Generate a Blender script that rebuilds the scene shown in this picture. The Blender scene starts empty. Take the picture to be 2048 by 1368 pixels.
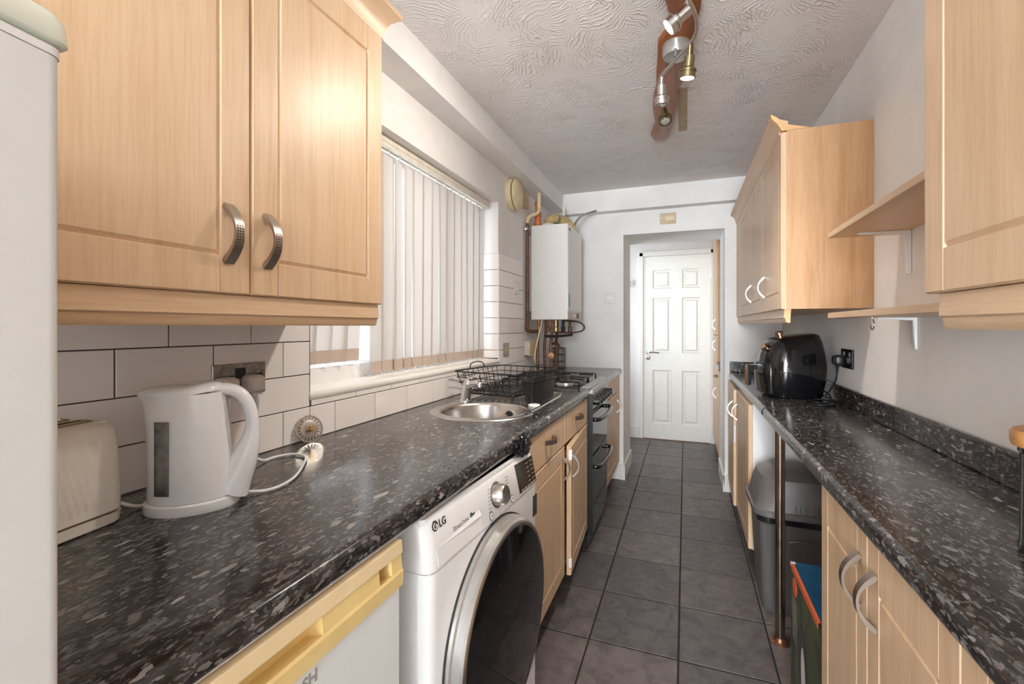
import bpy, bmesh, math, random
from mathutils import Vector, Matrix, noise
random.seed(7)
PI = math.pi
scn = bpy.context.scene
COL = scn.collection

# ------------------------------------------------------------------ camera, light, exposure
cam_d = bpy.data.cameras.new('camera'); cam = bpy.data.objects.new('camera', cam_d); COL.objects.link(cam)
cam.location = (0, 0, 1.24); cam.rotation_euler = (PI / 2, 0, math.radians(20.7))
cam_d.sensor_width = 36; cam_d.lens = 917 / 2048 * 36; cam_d.shift_y = -31 / 2048
cam_d.clip_start = 0.02
scn.camera = cam
scn.view_settings.view_transform = 'Standard'; scn.view_settings.look = 'None'
scn.view_settings.exposure = 2.8; scn.view_settings.gamma = 1; scn.view_settings.use_curve_mapping = False

scn.cycles.adaptive_threshold = 0.02; scn.cycles.max_bounces = 11; scn.cycles.diffuse_bounces = 7; scn.cycles.glossy_bounces = 4; scn.cycles.transmission_bounces = 6; scn.cycles.transparent_max_bounces = 8
world = bpy.data.worlds.new('sky'); scn.world = world; world.use_nodes = True
bg = world.node_tree.nodes['Background']
bg.inputs['Color'].default_value = (0.86, 0.93, 1.0, 1); bg.inputs['Strength'].default_value = 0.38

def area(name, loc, rot, sx, sy, power, color):
    d = bpy.data.lights.new(name, 'AREA'); d.shape = 'RECTANGLE'; d.size = sx; d.size_y = sy
    d.energy = power; d.color = color
    o = bpy.data.objects.new(name, d); COL.objects.link(o); o.location = loc; o.rotation_euler = rot
    return o
# daylight: the kitchen window behind the blind (in view), the room's far end behind the camera, the lobby's left side
area('daylight_kitchen_window', (-1.42, 1.83, 1.52), (0, -PI / 2, 0), 0.9, 1.45, 0.65, (0.95, 0.975, 1.0))
area('daylight_back_door_offscreen', (-0.16, -3.72, 1.25), (PI / 2, 0, 0), 1.3, 1.95, 47, (0.89, 0.955, 1.0))
area('daylight_lobby_window_offscreen', (-1.17, 4.8, 1.45), (0, -PI / 2, 0), 1.1, 0.62, 0.75, (0.86, 0.93, 1.0))

# ------------------------------------------------------------------ materials
MATS = {}
def new_mat(name):
    m = bpy.data.materials.new(name); m.use_nodes = True
    nt = m.node_tree; b = nt.nodes['Principled BSDF']
    MATS[name] = m
    return m, nt, b
def setc(b, color=None, rough=None, metal=None, spec=None, coat=None):
    if color is not None: b.inputs['Base Color'].default_value = (*color, 1)
    if rough is not None: b.inputs['Roughness'].default_value = rough
    if metal is not None: b.inputs['Metallic'].default_value = metal
    if spec is not None: b.inputs['Specular IOR Level'].default_value = spec
    if coat is not None: b.inputs['Coat Weight'].default_value = coat
def N(nt, kind, **kw):
    n = nt.nodes.new(kind)
    for k, v in kw.items(): setattr(n, k, v)
    return n
def pos(nt, scale=(1, 1, 1), rot=(0, 0, 0), obj=False):
    mp = N(nt, 'ShaderNodeMapping'); mp.inputs['Scale'].default_value = scale; mp.inputs['Rotation'].default_value = rot
    if obj:
        t = N(nt, 'ShaderNodeTexCoord'); nt.links.new(t.outputs['Object'], mp.inputs['Vector'])
    else:
        g = N(nt, 'ShaderNodeNewGeometry'); nt.links.new(g.outputs['Position'], mp.inputs['Vector'])
    return mp.outputs['Vector']
def noise_t(nt, vec, scale, detail=4, rough=0.55, dist=0.0):
    n = N(nt, 'ShaderNodeTexNoise'); n.inputs['Scale'].default_value = scale; n.inputs['Detail'].default_value = detail
    n.inputs['Roughness'].default_value = rough; n.inputs['Distortion'].default_value = dist
    nt.links.new(vec, n.inputs['Vector']); return n.outputs['Fac']
def ramp(nt, fac, stops):
    r = N(nt, 'ShaderNodeValToRGB'); e = r.color_ramp.elements
    while len(e) < len(stops): e.new(0.5)
    for i, (p, c) in enumerate(stops):
        e[i].position = p; e[i].color = (*c, 1) if len(c) == 3 else c
    nt.links.new(fac, r.inputs['Fac']); return r.outputs['Color']
def mixc(nt, fac, a, b, mode='MIX'):
    m = N(nt, 'ShaderNodeMix'); m.data_type = 'RGBA'; m.blend_type = mode
    for sock, v in ((m.inputs[0], fac), (m.inputs[6], a), (m.inputs[7], b)):
        if isinstance(v, (int, float)): sock.default_value = v
        elif isinstance(v, tuple): sock.default_value = (*v, 1)
        else: nt.links.new(v, sock)
    return m.outputs[2]
def bump(nt, b, h, strength=0.2, dist=0.002):
    n = N(nt, 'ShaderNodeBump'); n.inputs['Strength'].default_value = strength; n.inputs['Distance'].default_value = dist
    nt.links.new(h, n.inputs['Height']); nt.links.new(n.outputs['Normal'], b.inputs['Normal'])
def plain(name, color, rough=0.5, metal=0.0, spec=None, coat=None, var=0.06, vs=25):
    """procedural one-colour material with a little mottling"""
    m, nt, b = new_mat(name); setc(b, color, rough, metal, spec, coat)
    v = noise_t(nt, pos(nt), vs, 3)
    lo = tuple(max(0, c * (1 - var)) for c in color); hi = tuple(min(1, c * (1 + var)) for c in color)
    nt.links.new(ramp(nt, v, [(0.3, lo), (0.7, hi)]), b.inputs['Base Color'])
    return m
def wood(name, axis, light=(0.70, 0.50, 0.325), dark=(0.59, 0.39, 0.23), rough=0.38):
    m, nt, b = new_mat(name); setc(b, light, rough)
    sc = [9.0, 9.0, 9.0]; sc[axis] = 0.55
    v = pos(nt, tuple(sc))
    n1 = noise_t(nt, v, 3.0, 6, 0.62, 0.6)
    sc2 = [70.0, 70.0, 70.0]; sc2[axis] = 3.0
    n2 = noise_t(nt, pos(nt, tuple(sc2)), 3.0, 3, 0.6)
    c1 = ramp(nt, n1, [(0.3, dark), (0.5, tuple((l * .75 + d * .25) for l, d in zip(light, dark))), (0.72, light)])
    c2 = ramp(nt, n2, [(0.35, (0.90, 0.86, 0.82)), (0.6, (1, 1, 1))])
    nt.links.new(mixc(nt, 0.8, c1, c2, 'MULTIPLY'), b.inputs['Base Color'])
    return m
wood('beech_vertical', 2);  wood('beech_along_run', 1)
wood('beech_side', 2, (0.64, 0.395, 0.215), (0.50, 0.275, 0.13))
wood('plank_stain', 1, (0.35, 0.115, 0.03), (0.17, 0.05, 0.012), 0.3)
wood('lid_wood', 0, (0.60, 0.30, 0.10), (0.45, 0.2, 0.06), 0.4)
plain('beech_edge', (0.70, 0.42, 0.19), 0.45)
def wall_mat(name, c, patch=0.0):
    m, nt, b = new_mat(name); setc(b, c, 0.75)
    n1 = noise_t(nt, pos(nt), 2.2, 5, 0.6, 0.4); n2 = noise_t(nt, pos(nt), 90, 3)
    d = tuple(x * 0.90 for x in c)
    nt.links.new(ramp(nt, n1, [(0.35, d), (0.6, c)]), b.inputs['Base Color'])
    bump(nt, b, n2, 0.12, 0.0015); return m
wall_mat('paint_white', (0.85, 0.835, 0.825))
plain('gloss_white', (0.80, 0.77, 0.73), 0.35, var=0.03)
plain('door_white', (0.80, 0.79, 0.74), 0.32, var=0.03)
plain('upvc', (0.83, 0.83, 0.84), 0.3, var=0.02)
# textured plaster ceiling: broad combed swirls, relief only
m, nt, b = new_mat('artex'); setc(b, (0.79, 0.76, 0.745), 0.8)
vv = pos(nt)
def vmath(op, a, c=None, sc=None):
    n = N(nt, 'ShaderNodeVectorMath', operation=op)
    for i, v in enumerate((a, c)):
        if v is None: continue
        if isinstance(v, tuple): n.inputs[i].default_value = v
        else: nt.links.new(v, n.inputs[i])
    if sc is not None: n.inputs['Scale'].default_value = sc
    return n
wn = N(nt, 'ShaderNodeTexNoise'); wn.inputs['Scale'].default_value = 9; wn.inputs['Detail'].default_value = 3; nt.links.new(vv, wn.inputs['Vector'])
warped = vmath('ADD', vv, vmath('SCALE', wn.outputs['Color'], sc=0.10).outputs[0]).outputs[0]
def combs(seed, scale, wave):
    sh = vmath('ADD', warped, (seed, seed * .7, 0)).outputs[0]
    vo = N(nt, 'ShaderNodeTexVoronoi'); vo.voronoi_dimensions = '2D'; vo.inputs['Scale'].default_value = scale; nt.links.new(sh, vo.inputs['Vector'])
    d = vmath('SUBTRACT', sh, vo.outputs['Position']).outputs[0]
    flat = vmath('MULTIPLY', d, (1, 1, 0)).outputs[0]
    sc_ = N(nt, 'ShaderNodeSeparateColor'); nt.links.new(vo.outputs['Color'], sc_.inputs[0])
    ang = N(nt, 'ShaderNodeMath', operation='MULTIPLY'); ang.inputs[1].default_value = 6.283; nt.links.new(sc_.outputs[0], ang.inputs[0])
    ro = N(nt, 'ShaderNodeVectorRotate'); ro.rotation_type = 'Z_AXIS'; nt.links.new(flat, ro.inputs['Vector']); nt.links.new(ang.outputs[0], ro.inputs['Angle'])
    off = vmath('ADD', ro.outputs[0], (0.16, 0, 0)).outputs[0]
    ln = vmath('LENGTH', off).outputs['Value']
    fr = N(nt, 'ShaderNodeMath', operation='MULTIPLY'); fr.inputs[1].default_value = wave; nt.links.new(ln, fr.inputs[0])
    sn_ = N(nt, 'ShaderNodeMath', operation='SINE'); nt.links.new(fr.outputs[0], sn_.inputs[0])
    mk = N(nt, 'ShaderNodeMapRange'); mk.inputs['From Min'].default_value = 0.2; mk.inputs['From Max'].default_value = 1.0; nt.links.new(sn_.outputs[0], mk.inputs['Value'])
    fall = N(nt, 'ShaderNodeMapRange'); fall.inputs['From Min'].default_value = 0.62; fall.inputs['From Max'].default_value = 0.25; nt.links.new(vo.outputs['Distance'], fall.inputs['Value'])
    mu = N(nt, 'ShaderNodeMath', operation='MULTIPLY'); nt.links.new(mk.outputs[0], mu.inputs[0]); nt.links.new(fall.outputs[0], mu.inputs[1])
    return mu.outputs[0]
c1, c2 = combs(0, 5.0, 360), combs(5.3, 6.2, 430)
mxh = N(nt, 'ShaderNodeMath', operation='MAXIMUM'); nt.links.new(c1, mxh.inputs[0]); nt.links.new(c2, mxh.inputs[1])
amp = noise_t(nt, vv, 14, 3)
hgt = mixc(nt, 1.0, mxh.outputs[0], ramp(nt, amp, [(0.36, (0.0,) * 3), (0.56, (1, 1, 1))]), 'MULTIPLY')
bump(nt, b, hgt, 0.55, 0.007)
# wall tiles, floor tiles
m, nt, b = new_mat('tile_white'); setc(b, (0.80, 0.77, 0.75), 0.16)
oi = N(nt, 'ShaderNodeObjectInfo')
nt.links.new(ramp(nt, oi.outputs['Random'], [(0, (0.80, 0.755, 0.73)), (1, (0.86, 0.82, 0.795))]), b.inputs['Base Color'])
plain('grout_dark', (0.045, 0.035, 0.03), 0.9)
m, nt, b = new_mat('floor_slate'); setc(b, (0.1, 0.09, 0.09), 0.42)
oi = N(nt, 'ShaderNodeObjectInfo')
tone = ramp(nt, oi.outputs['Random'], [(0, (0.098, 0.090, 0.092)), (0.5, (0.125, 0.112, 0.112)), (1, (0.15, 0.13, 0.127))])
n1 = noise_t(nt, pos(nt), 13, 9, 0.72, 0.9); n2 = noise_t(nt, pos(nt), 42, 5, 0.6)
c = mixc(nt, 1.0, tone, ramp(nt, n1, [(0.30, (0.50, 0.47, 0.46)), (0.48, (0.95, 0.92, 0.91)), (0.70, (1.45, 1.38, 1.34))]), 'MULTIPLY')
nt.links.new(c, b.inputs['Base Color'])
nt.links.new(ramp(nt, n2, [(0.3, (0.34,) * 3), (0.7, (0.52,) * 3)]), b.inputs['Roughness'])
bump(nt, b, n1, 0.3, 0.004)
plain('grout_floor', (0.018, 0.015, 0.014), 0.9)
# speckled laminate worktop
def granite(name, base, mid, fl, rot, rough):
    m, nt, b = new_mat(name); setc(b, base, rough, spec=0.6)
    v = pos(nt, (1.0, 0.40, 1.0), (0, 0, rot))
    vd = N(nt, 'ShaderNodeTexNoise'); vd.inputs['Scale'].default_value = 95; vd.inputs['Detail'].default_value = 4; nt.links.new(v, vd.inputs['Vector'])
    s_ = N(nt, 'ShaderNodeVectorMath', operation='SCALE'); s_.inputs['Scale'].default_value = 0.016; nt.links.new(vd.outputs['Color'], s_.inputs[0])
    a_ = N(nt, 'ShaderNodeVectorMath', operation='ADD'); nt.links.new(v, a_.inputs[0]); nt.links.new(s_.outputs['Vector'], a_.inputs[1])
    v = a_.outputs['Vector']
    n1 = noise_t(nt, v, 70, 7, 0.72, 0.6); n0 = noise_t(nt, v, 14, 3)
    c = ramp(nt, n1, [(0.42, base), (0.55, mid), (0.66, tuple(x * 2.1 for x in mid)), (0.78, tuple(x * 3.4 for x in mid))])
    c = mixc(nt, 1.0, c, ramp(nt, n0, [(0.35, (0.6, 0.6, 0.6)), (0.65, (1.35, 1.3, 1.28))]), 'MULTIPLY')
    def flakes(scale, thr, seed, size):
        o_ = N(nt, 'ShaderNodeVectorMath', operation='ADD'); nt.links.new(v, o_.inputs[0]); o_.inputs[1].default_value = (seed, seed, seed)
        vo = N(nt, 'ShaderNodeTexVoronoi'); vo.inputs['Scale'].default_value = scale; nt.links.new(o_.outputs['Vector'], vo.inputs['Vector'])
        sx = N(nt, 'ShaderNodeSeparateColor'); nt.links.new(vo.outputs['Color'], sx.inputs[0])
        lt = N(nt, 'ShaderNodeMath', operation='LESS_THAN'); lt.inputs[1].default_value = thr; nt.links.new(sx.outputs[0], lt.inputs[0])
        rd = N(nt, 'ShaderNodeMath', operation='MULTIPLY'); rd.inputs[1].default_value = size; nt.links.new(sx.outputs[1], rd.inputs[0])
        ds = N(nt, 'ShaderNodeMath', operation='LESS_THAN'); nt.links.new(vo.outputs['Distance'], ds.inputs[0]); nt.links.new(rd.outputs[0], ds.inputs[1])
        mu = N(nt, 'ShaderNodeMath', operation='MULTIPLY'); nt.links.new(lt.outputs[0], mu.inputs[0]); nt.links.new(ds.outputs[0], mu.inputs[1])
        return mu.outputs[0]
    c = mixc(nt, flakes(270, 0.40, 9.1, 0.8), c, tuple(x * 0.33 for x in fl))
    c = mixc(nt, flakes(170, 0.34, 0, 0.7), c, tuple(x * 0.5 for x in fl))
    c = mixc(nt, flakes(105, 0.12, 3.3, 0.62), c, tuple(x * 0.8 for x in fl))
    c = mixc(nt, flakes(60, 0.045, 7.7, 0.5), c, tuple(min(1, x * 1.2) for x in fl))
    nt.links.new(c, b.inputs['Base Color'])
    nt.links.new(ramp(nt, noise_t(nt, pos(nt), 6, 4), [(0.3, (rough * 0.85,) * 3), (0.7, (rough * 1.25,) * 3)]), b.inputs['Roughness'])
    return m
granite('granite', (0.013, 0.0115, 0.0115), (0.043, 0.038, 0.037), (0.32, 0.30, 0.295), 0.0, 0.17)
# metals, plastics
plain('steel_brushed', (0.55, 0.52, 0.49), 0.28, 1.0)
plain('chrome', (0.72, 0.72, 0.73), 0.12, 1.0, var=0.02)
plain('sink_steel', (0.58, 0.55, 0.52), 0.24, 1.0)
plain('pole_metal', (0.36, 0.29, 0.24), 0.22, 1.0, var=0.15)
plain('copper', (0.30, 0.15, 0.08), 0.4, 0.9, var=0.5, vs=60)
plain('pipe_brown', (0.16, 0.085, 0.05), 0.5, 0.4, var=0.5, vs=70)
plain('brass', (0.55, 0.40, 0.17), 0.3, 1.0)
plain('brass_dark', (0.30, 0.24, 0.13), 0.38, 1.0)
plain('rose_gold', (0.62, 0.38, 0.25), 0.22, 1.0)
plain('white_plastic', (0.80, 0.80, 0.81), 0.25, var=0.02)
plain('kettle_white', (0.80, 0.81, 0.83), 0.2, var=0.02)
plain('toaster_cream', (0.80, 0.76, 0.70), 0.3, var=0.03)
plain('washer_white', (0.76, 0.75, 0.745), 0.28, var=0.02)
plain('fridge_white', (0.72, 0.735, 0.73), 0.35, var=0.015)
plain('fridge_lid', (0.74, 0.77, 0.66), 0.35, var=0.02)
plain('cream_yellow', (0.80, 0.60, 0.26), 0.32, var=0.05)
plain('cream_lip', (0.80, 0.63, 0.38), 0.4, var=0.04)
plain('aged_ivory', (0.72, 0.60, 0.38), 0.45, var=0.10)
plain('aged_cream_pipe', (0.76, 0.62, 0.40), 0.45, var=0.12, vs=40)
plain('orange_pipe', (0.55, 0.17, 0.045), 0.45, var=0.35, vs=60)
plain('ochre', (0.56, 0.42, 0.20), 0.5, var=0.2, vs=40)
plain('black_gloss', (0.008, 0.008, 0.009), 0.09, spec=0.6, var=0.0)
plain('black_satin', (0.012, 0.012, 0.013), 0.35, var=0.1)
plain('black_matt', (0.02, 0.019, 0.019), 0.6, var=0.1)
plain('glass_dark', (0.005, 0.005, 0.006), 0.07, spec=0.5, var=0.0)
plain('grey_enamel', (0.33, 0.33, 0.32), 0.3, 0.4)
plain('silver_panel', (0.50, 0.49, 0.47), 0.3, 0.7)
plain('bin_grey', (0.15, 0.138, 0.136), 0.42, 0.2, var=0.05)
plain('bag_black', (0.012, 0.012, 0.015), 0.16, spec=0.7)
plain('gauge_grey', (0.17, 0.17, 0.165), 0.25, var=0.25, vs=60)
plain('ink_dark', (0.05, 0.047, 0.045), 0.5)
plain('ink_grey', (0.32, 0.31, 0.30), 0.5)
plain('display_brown', (0.013, 0.008, 0.007), 0.12, var=0.3)
plain('display_print', (0.40, 0.33, 0.30), 0.4)
plain('boiler_white', (0.79, 0.775, 0.75), 0.25, var=0.02)
plain('boiler_control', (0.60, 0.53, 0.49), 0.4)
plain('sticker_teal', (0.22, 0.36, 0.37), 0.4)
plain('socket_steel', (0.34, 0.31, 0.27), 0.3, 0.8, var=0.35, vs=55)
plain('plug_grey', (0.66, 0.60, 0.57), 0.4, var=0.03)
plain('switch_white', (0.70, 0.67, 0.65), 0.3)
plain('chime_beige', (0.55, 0.43, 0.27), 0.4, var=0.12)
plain('box_blue', (0.004, 0.055, 0.125), 0.35, var=0.25, vs=18)
plain('box_orange', (0.62, 0.11, 0.035), 0.4)
plain('box_white', (0.62, 0.58, 0.58), 0.5)
plain('strip_tan', (0.44, 0.34, 0.23), 0.7)
plain('headrail', (0.74, 0.70, 0.62), 0.4)
plain('blue_led', (0.25, 0.3, 0.8), 0.3)
# printed box side
m, nt, b = new_mat('box_print'); setc(b, (0.1, 0.12, 0.05), 0.35)
nt.links.new(ramp(nt, noise_t(nt, pos(nt, (1, 1, 0.8)), 7, 2, 0.5, 1.0), [(0.38, (0.012, 0.013, 0.014)), (0.48, (0.035, 0.05, 0.016)), (0.72, (0.08, 0.11, 0.03))]), b.inputs['Base Color'])
# perforated bow handle: dark dots over the middle of the strap
m, nt, b = new_mat('handle_metal'); setc(b, (0.42, 0.365, 0.32), 0.34, 1.0)
tc = N(nt, 'ShaderNodeTexCoord'); sp = N(nt, 'ShaderNodeSeparateXYZ'); nt.links.new(tc.outputs['Object'], sp.inputs[0])
def mth(op, a, b_=None):
    n = N(nt, 'ShaderNodeMath', operation=op)
    for i, v in enumerate((a, b_)):
        if v is None: continue
        if isinstance(v, (int, float)): n.inputs[i].default_value = v
        else: nt.links.new(v, n.inputs[i])
    return n.outputs[0]
fz = mth('SUBTRACT', mth('FRACT', mth('DIVIDE', sp.outputs['Z'], 0.0048)), 0.5)
fy = mth('SUBTRACT', mth('FRACT', mth('ADD', mth('DIVIDE', sp.outputs['Y'], 0.0048), 0.5)), 0.5)
r2 = mth('ADD', mth('MULTIPLY', fz, fz), mth('MULTIPLY', fy, fy))
dot = mth('LESS_THAN', r2, 0.075)
band = mth('LESS_THAN', mth('ABSOLUTE', sp.outputs['Z']), 0.0168)
frt = mth('GREATER_THAN', sp.outputs['X'], 0.0265)
inn = mth('LESS_THAN', mth('ABSOLUTE', sp.outputs['Y']), 0.0070)
msk = mth('MULTIPLY', mth('MULTIPLY', dot, band), mth('MULTIPLY', frt, inn))
nt.links.new(mixc(nt, msk, (0.42, 0.365, 0.32), (0.03, 0.022, 0.018)), b.inputs['Base Color'])
# blind fabric: lets daylight through
def fabric(name, col, tr):
    m, nt, b = new_mat(name); out = nt.nodes['Material Output']
    df = N(nt, 'ShaderNodeBsdfDiffuse'); tl = N(nt, 'ShaderNodeBsdfTranslucent'); mx = N(nt, 'ShaderNodeMixShader')
    c = ramp(nt, noise_t(nt, pos(nt, (60, 60, 60)), 6, 3), [(0.3, tuple(x * .93 for x in col)), (0.7, col)])
    nt.links.new(c, df.inputs['Color']); nt.links.new(c, tl.inputs['Color'])
    mx.inputs[0].default_value = tr
    nt.links.new(df.outputs[0], mx.inputs[1]); nt.links.new(tl.outputs[0], mx.inputs[2]); nt.links.new(mx.outputs[0], out.inputs['Surface'])
    return m
fabric('blind_fabric', (0.80, 0.77, 0.745), 0.48); fabric('blind_hem', (0.68, 0.57, 0.49), 0.2)
# window glass
m, nt, b = new_mat('window_glass'); out = nt.nodes['Material Output']
tp = N(nt, 'ShaderNodeBsdfTransparent'); gl = N(nt, 'ShaderNodeBsdfGlossy'); gl.inputs['Roughness'].default_value = 0.03
mx = N(nt, 'ShaderNodeMixShader'); mx.inputs[0].default_value = 0.06
nt.links.new(tp.outputs[0], mx.inputs[1]); nt.links.new(gl.outputs[0], mx.inputs[2]); nt.links.new(mx.outputs[0], out.inputs['Surface'])
def emit(name, col, s):
    m, nt, b = new_mat(name); b.inputs['Emission Color'].default_value = (*col, 1); b.inputs['Emission Strength'].default_value = s
    setc(b, (0.9, 0.85, 0.75), 0.4); return m
emit('bulb_lit', (1.0, 0.83, 0.60), 22); emit('bulb_lit_warm', (1.0, 0.80, 0.52), 10); plain('bulb_off', (0.55, 0.54, 0.5), 0.12, 0.3)

# ------------------------------------------------------------------ geometry helpers
OFF = {}
class MB:
    def __init__(s): s.v = []; s.f = []
    def add(s, vs, fs):
        k = len(s.v); s.v += [tuple(p) for p in vs]; s.f += [tuple(i + k for i in f) for f in fs]; return s
    def box(s, x0, x1, y0, y1, z0, z1):
        x0, x1 = sorted((x0, x1)); y0, y1 = sorted((y0, y1)); z0, z1 = sorted((z0, z1))
        return s.add([(x0, y0, z0), (x1, y0, z0), (x1, y1, z0), (x0, y1, z0), (x0, y0, z1), (x1, y0, z1), (x1, y1, z1), (x0, y1, z1)],
                     [(0, 3, 2, 1), (4, 5, 6, 7), (0, 1, 5, 4), (1, 2, 6, 5), (2, 3, 7, 6), (3, 0, 4, 7)])
    def loft(s, rings, cap0=True, cap1=True, closed=True):
        n = len(rings[0]); vs = [p for r in rings for p in r]; fs = []
        for i in range(len(rings) - 1):
            for j in range(n if closed else n - 1):
                a = i * n + j; b_ = i * n + (j + 1) % n
                fs.append((a, b_, b_ + n, a + n))
        if cap0: fs.append(tuple(reversed(range(n))))
        if cap1: fs.append(tuple(range((len(rings) - 1) * n, len(rings) * n)))
        return s.add(vs, fs)
    def lathe(s, prof, c=(0, 0, 0), axis='z', seg=24, cap0=True, cap1=True):
        rings = []
        for r, h in prof:
            ring = []
            for k in range(seg):
                a = 2 * PI * k / seg; p, q = r * math.cos(a), r * math.sin(a)
                ring.append({'z': (c[0] + p, c[1] + q, c[2] + h), 'x': (c[0] + h, c[1] + p, c[2] + q), 'y': (c[0] + q, c[1] + h, c[2] + p)}[axis])
            rings.append(ring)
        return s.loft(rings, cap0, cap1)
    def lathe_dir(s, prof, c, d, seg=20, cap0=True, cap1=True):
        d = Vector(d).normalized(); u = d.orthogonal().normalized(); w = d.cross(u); c = Vector(c)
        return s.loft([[tuple(c + d * h + (u * math.cos(2 * PI * k / seg) + w * math.sin(2 * PI * k / seg)) * r) for k in range(seg)] for r, h in prof], cap0, cap1)
    def tube(s, path, r, seg=8, closed=False):
        P = [Vector(p) for p in path]; n = len(P); rings = []; up = None
        for i in range(n):
            if closed: t = (P[(i + 1) % n] - P[i - 1])
            else: t = P[min(i + 1, n - 1)] - P[max(i - 1, 0)]
            t.normalize()
            if up is None: up = t.orthogonal().normalized()
            else:
                up = up - t * up.dot(t)
                up = up.normalized() if up.length > 1e-6 else t.orthogonal().normalized()
            w = t.cross(up); rr = r[i] if isinstance(r, (list, tuple)) else r
            rings.append([tuple(P[i] + (up * math.cos(2 * PI * k / seg) + w * math.sin(2 * PI * k / seg)) * rr) for k in range(seg)])
        if closed: rings.append(rings[0]); return s.loft(rings, False, False)
        return s.loft(rings)
    def prism(s, poly, axis, a0, a1):
        """poly in the plane across axis: x->(y,z), y->(x,z), z->(x,y)"""
        def pt(p, a): return {'x': (a, p[0], p[1]), 'y': (p[0], a, p[1]), 'z': (p[0], p[1], a)}[axis]
        return s.loft([[pt(p, a0) for p in poly], [pt(p, a1) for p in poly]])
    def build(s, name, mat, parent=None, smooth=None, bev=None, local=False, sub=0):
        me = bpy.data.meshes.new(name)
        off = OFF.get(parent.name, Vector((0, 0, 0))) if (parent is not None and not local) else Vector((0, 0, 0))
        me.from_pydata([(x - off.x, y - off.y, z - off.z) for x, y, z in s.v], [], s.f)
        bm = bmesh.new(); bm.from_mesh(me)
        bmesh.ops.remove_doubles(bm, verts=bm.verts, dist=1e-6)
        bmesh.ops.recalc_face_normals(bm, faces=bm.faces); bm.to_mesh(me); bm.free()
        me.materials.append(MATS[mat])
        o = bpy.data.objects.new(name, me); COL.objects.link(o)
        if parent is not None:
            o.parent = parent; OFF[o.name] = off
        if smooth is not None or bev:
            me.shade_smooth(); me.set_sharp_from_angle(angle=math.radians(smooth if smooth else 40))
        if bev:
            md = o.modifiers.new('bevel', 'BEVEL'); md.width = bev[0]; md.segments = bev[1]; md.limit_method = 'ANGLE'; md.angle_limit = math.radians(35)
            md.harden_normals = True
        if sub:
            md = o.modifiers.new('subdivision', 'SUBSURF'); md.levels = sub; md.render_levels = sub
        return o
def tag(o, label=None, cat=None, group=None, kind=None):
    if label: o['label'] = label
    if cat: o['category'] = cat
    if group: o['group'] = group
    if kind: o['kind'] = kind
    return o
def thing(name, label, cat, loc, rz=0, group=None):
    o = bpy.data.objects.new(name, None); COL.objects.link(o); o.location = loc; o.rotation_euler = (0, 0, rz)
    o.empty_display_size = 0.05; OFF[o.name] = Vector(loc) if rz == 0 else Vector((0, 0, 0))
    return tag(o, label, cat, group)
def box(name, mat, parent, x0, x1, y0, y1, z0, z1, bev=None, local=False):
    return MB().box(x0, x1, y0, y1, z0, z1).build(name, mat, parent, bev=bev, local=local)
def structure(name, mb, mat, parent=None, **kw):
    return tag(mb.build(name, mat, parent, **kw), kind='structure')
def link(name, mesh, parent, loc, rot=(0, 0, 0), scale=None):
    """another object on shared mesh data; loc in world (parent offset taken off)"""
    o = bpy.data.objects.new(name, mesh); COL.objects.link(o); o.parent = parent
    o.location = Vector(loc) - (OFF.get(parent.name, Vector((0, 0, 0))) if parent else Vector((0, 0, 0))); o.rotation_euler = rot
    if scale: o.scale = scale
    return o
def arc(cx, cy, r, a0, a1, n):
    return [(cx + r * math.cos(a0 + (a1 - a0) * k / n), cy + r * math.sin(a0 + (a1 - a0) * k / n)) for k in range(n + 1)]
def rrect(x0, x1, y0, y1, r, n=4):
    return (arc(x1 - r, y1 - r, r, 0, PI / 2, n) + arc(x0 + r, y1 - r, r, PI / 2, PI, n) + arc(x0 + r, y0 + r, r, PI, 1.5 * PI, n) + arc(x1 - r, y0 + r, r, 1.5 * PI, 2 * PI, n))
def spline(pts, n=8):
    """Catmull-Rom through 3D points"""
    P = [Vector(p) for p in pts]; P = [P[0] * 2 - P[1]] + P + [P[-1] * 2 - P[-2]]; out = []
    for i in range(1, len(P) - 2):
        for k in range(n):
            t = k / n; a, b_, c, d = P[i - 1:i + 3]
            out.append(0.5 * ((2 * b_) + (c - a) * t + (2 * a - 5 * b_ + 4 * c - d) * t * t + (3 * b_ - a - 3 * c + d) * t ** 3))
    out.append(P[-2]); return out
def text(name, s, mat, parent, size, M, extrude=0.0006, bold=0.0):
    """flat lettering as a thin mesh; M places the text plane"""
    cu = bpy.data.curves.new(name, 'FONT'); cu.body = s; cu.size = size; cu.extrude = extrude; cu.offset = bold; cu.resolution_u = 3
    t = bpy.data.objects.new('tmp', cu); COL.objects.link(t)
    bpy.context.view_layer.update()
    me = bpy.data.meshes.new_from_object(t.evaluated_get(bpy.context.evaluated_depsgraph_get())); bpy.data.objects.remove(t)
    me.transform(M); me.materials.clear(); me.materials.append(MATS[mat])
    o = bpy.data.objects.new(name, me); COL.objects.link(o); o.parent = parent; return o
def face_px(loc):   # text on a surface that faces +x (reads left to right along +y)
    return Matrix.Translation(loc) @ Matrix(((0, 0, 1, 0), (1, 0, 0, 0), (0, 1, 0, 0), (0, 0, 0, 1)))

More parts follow.
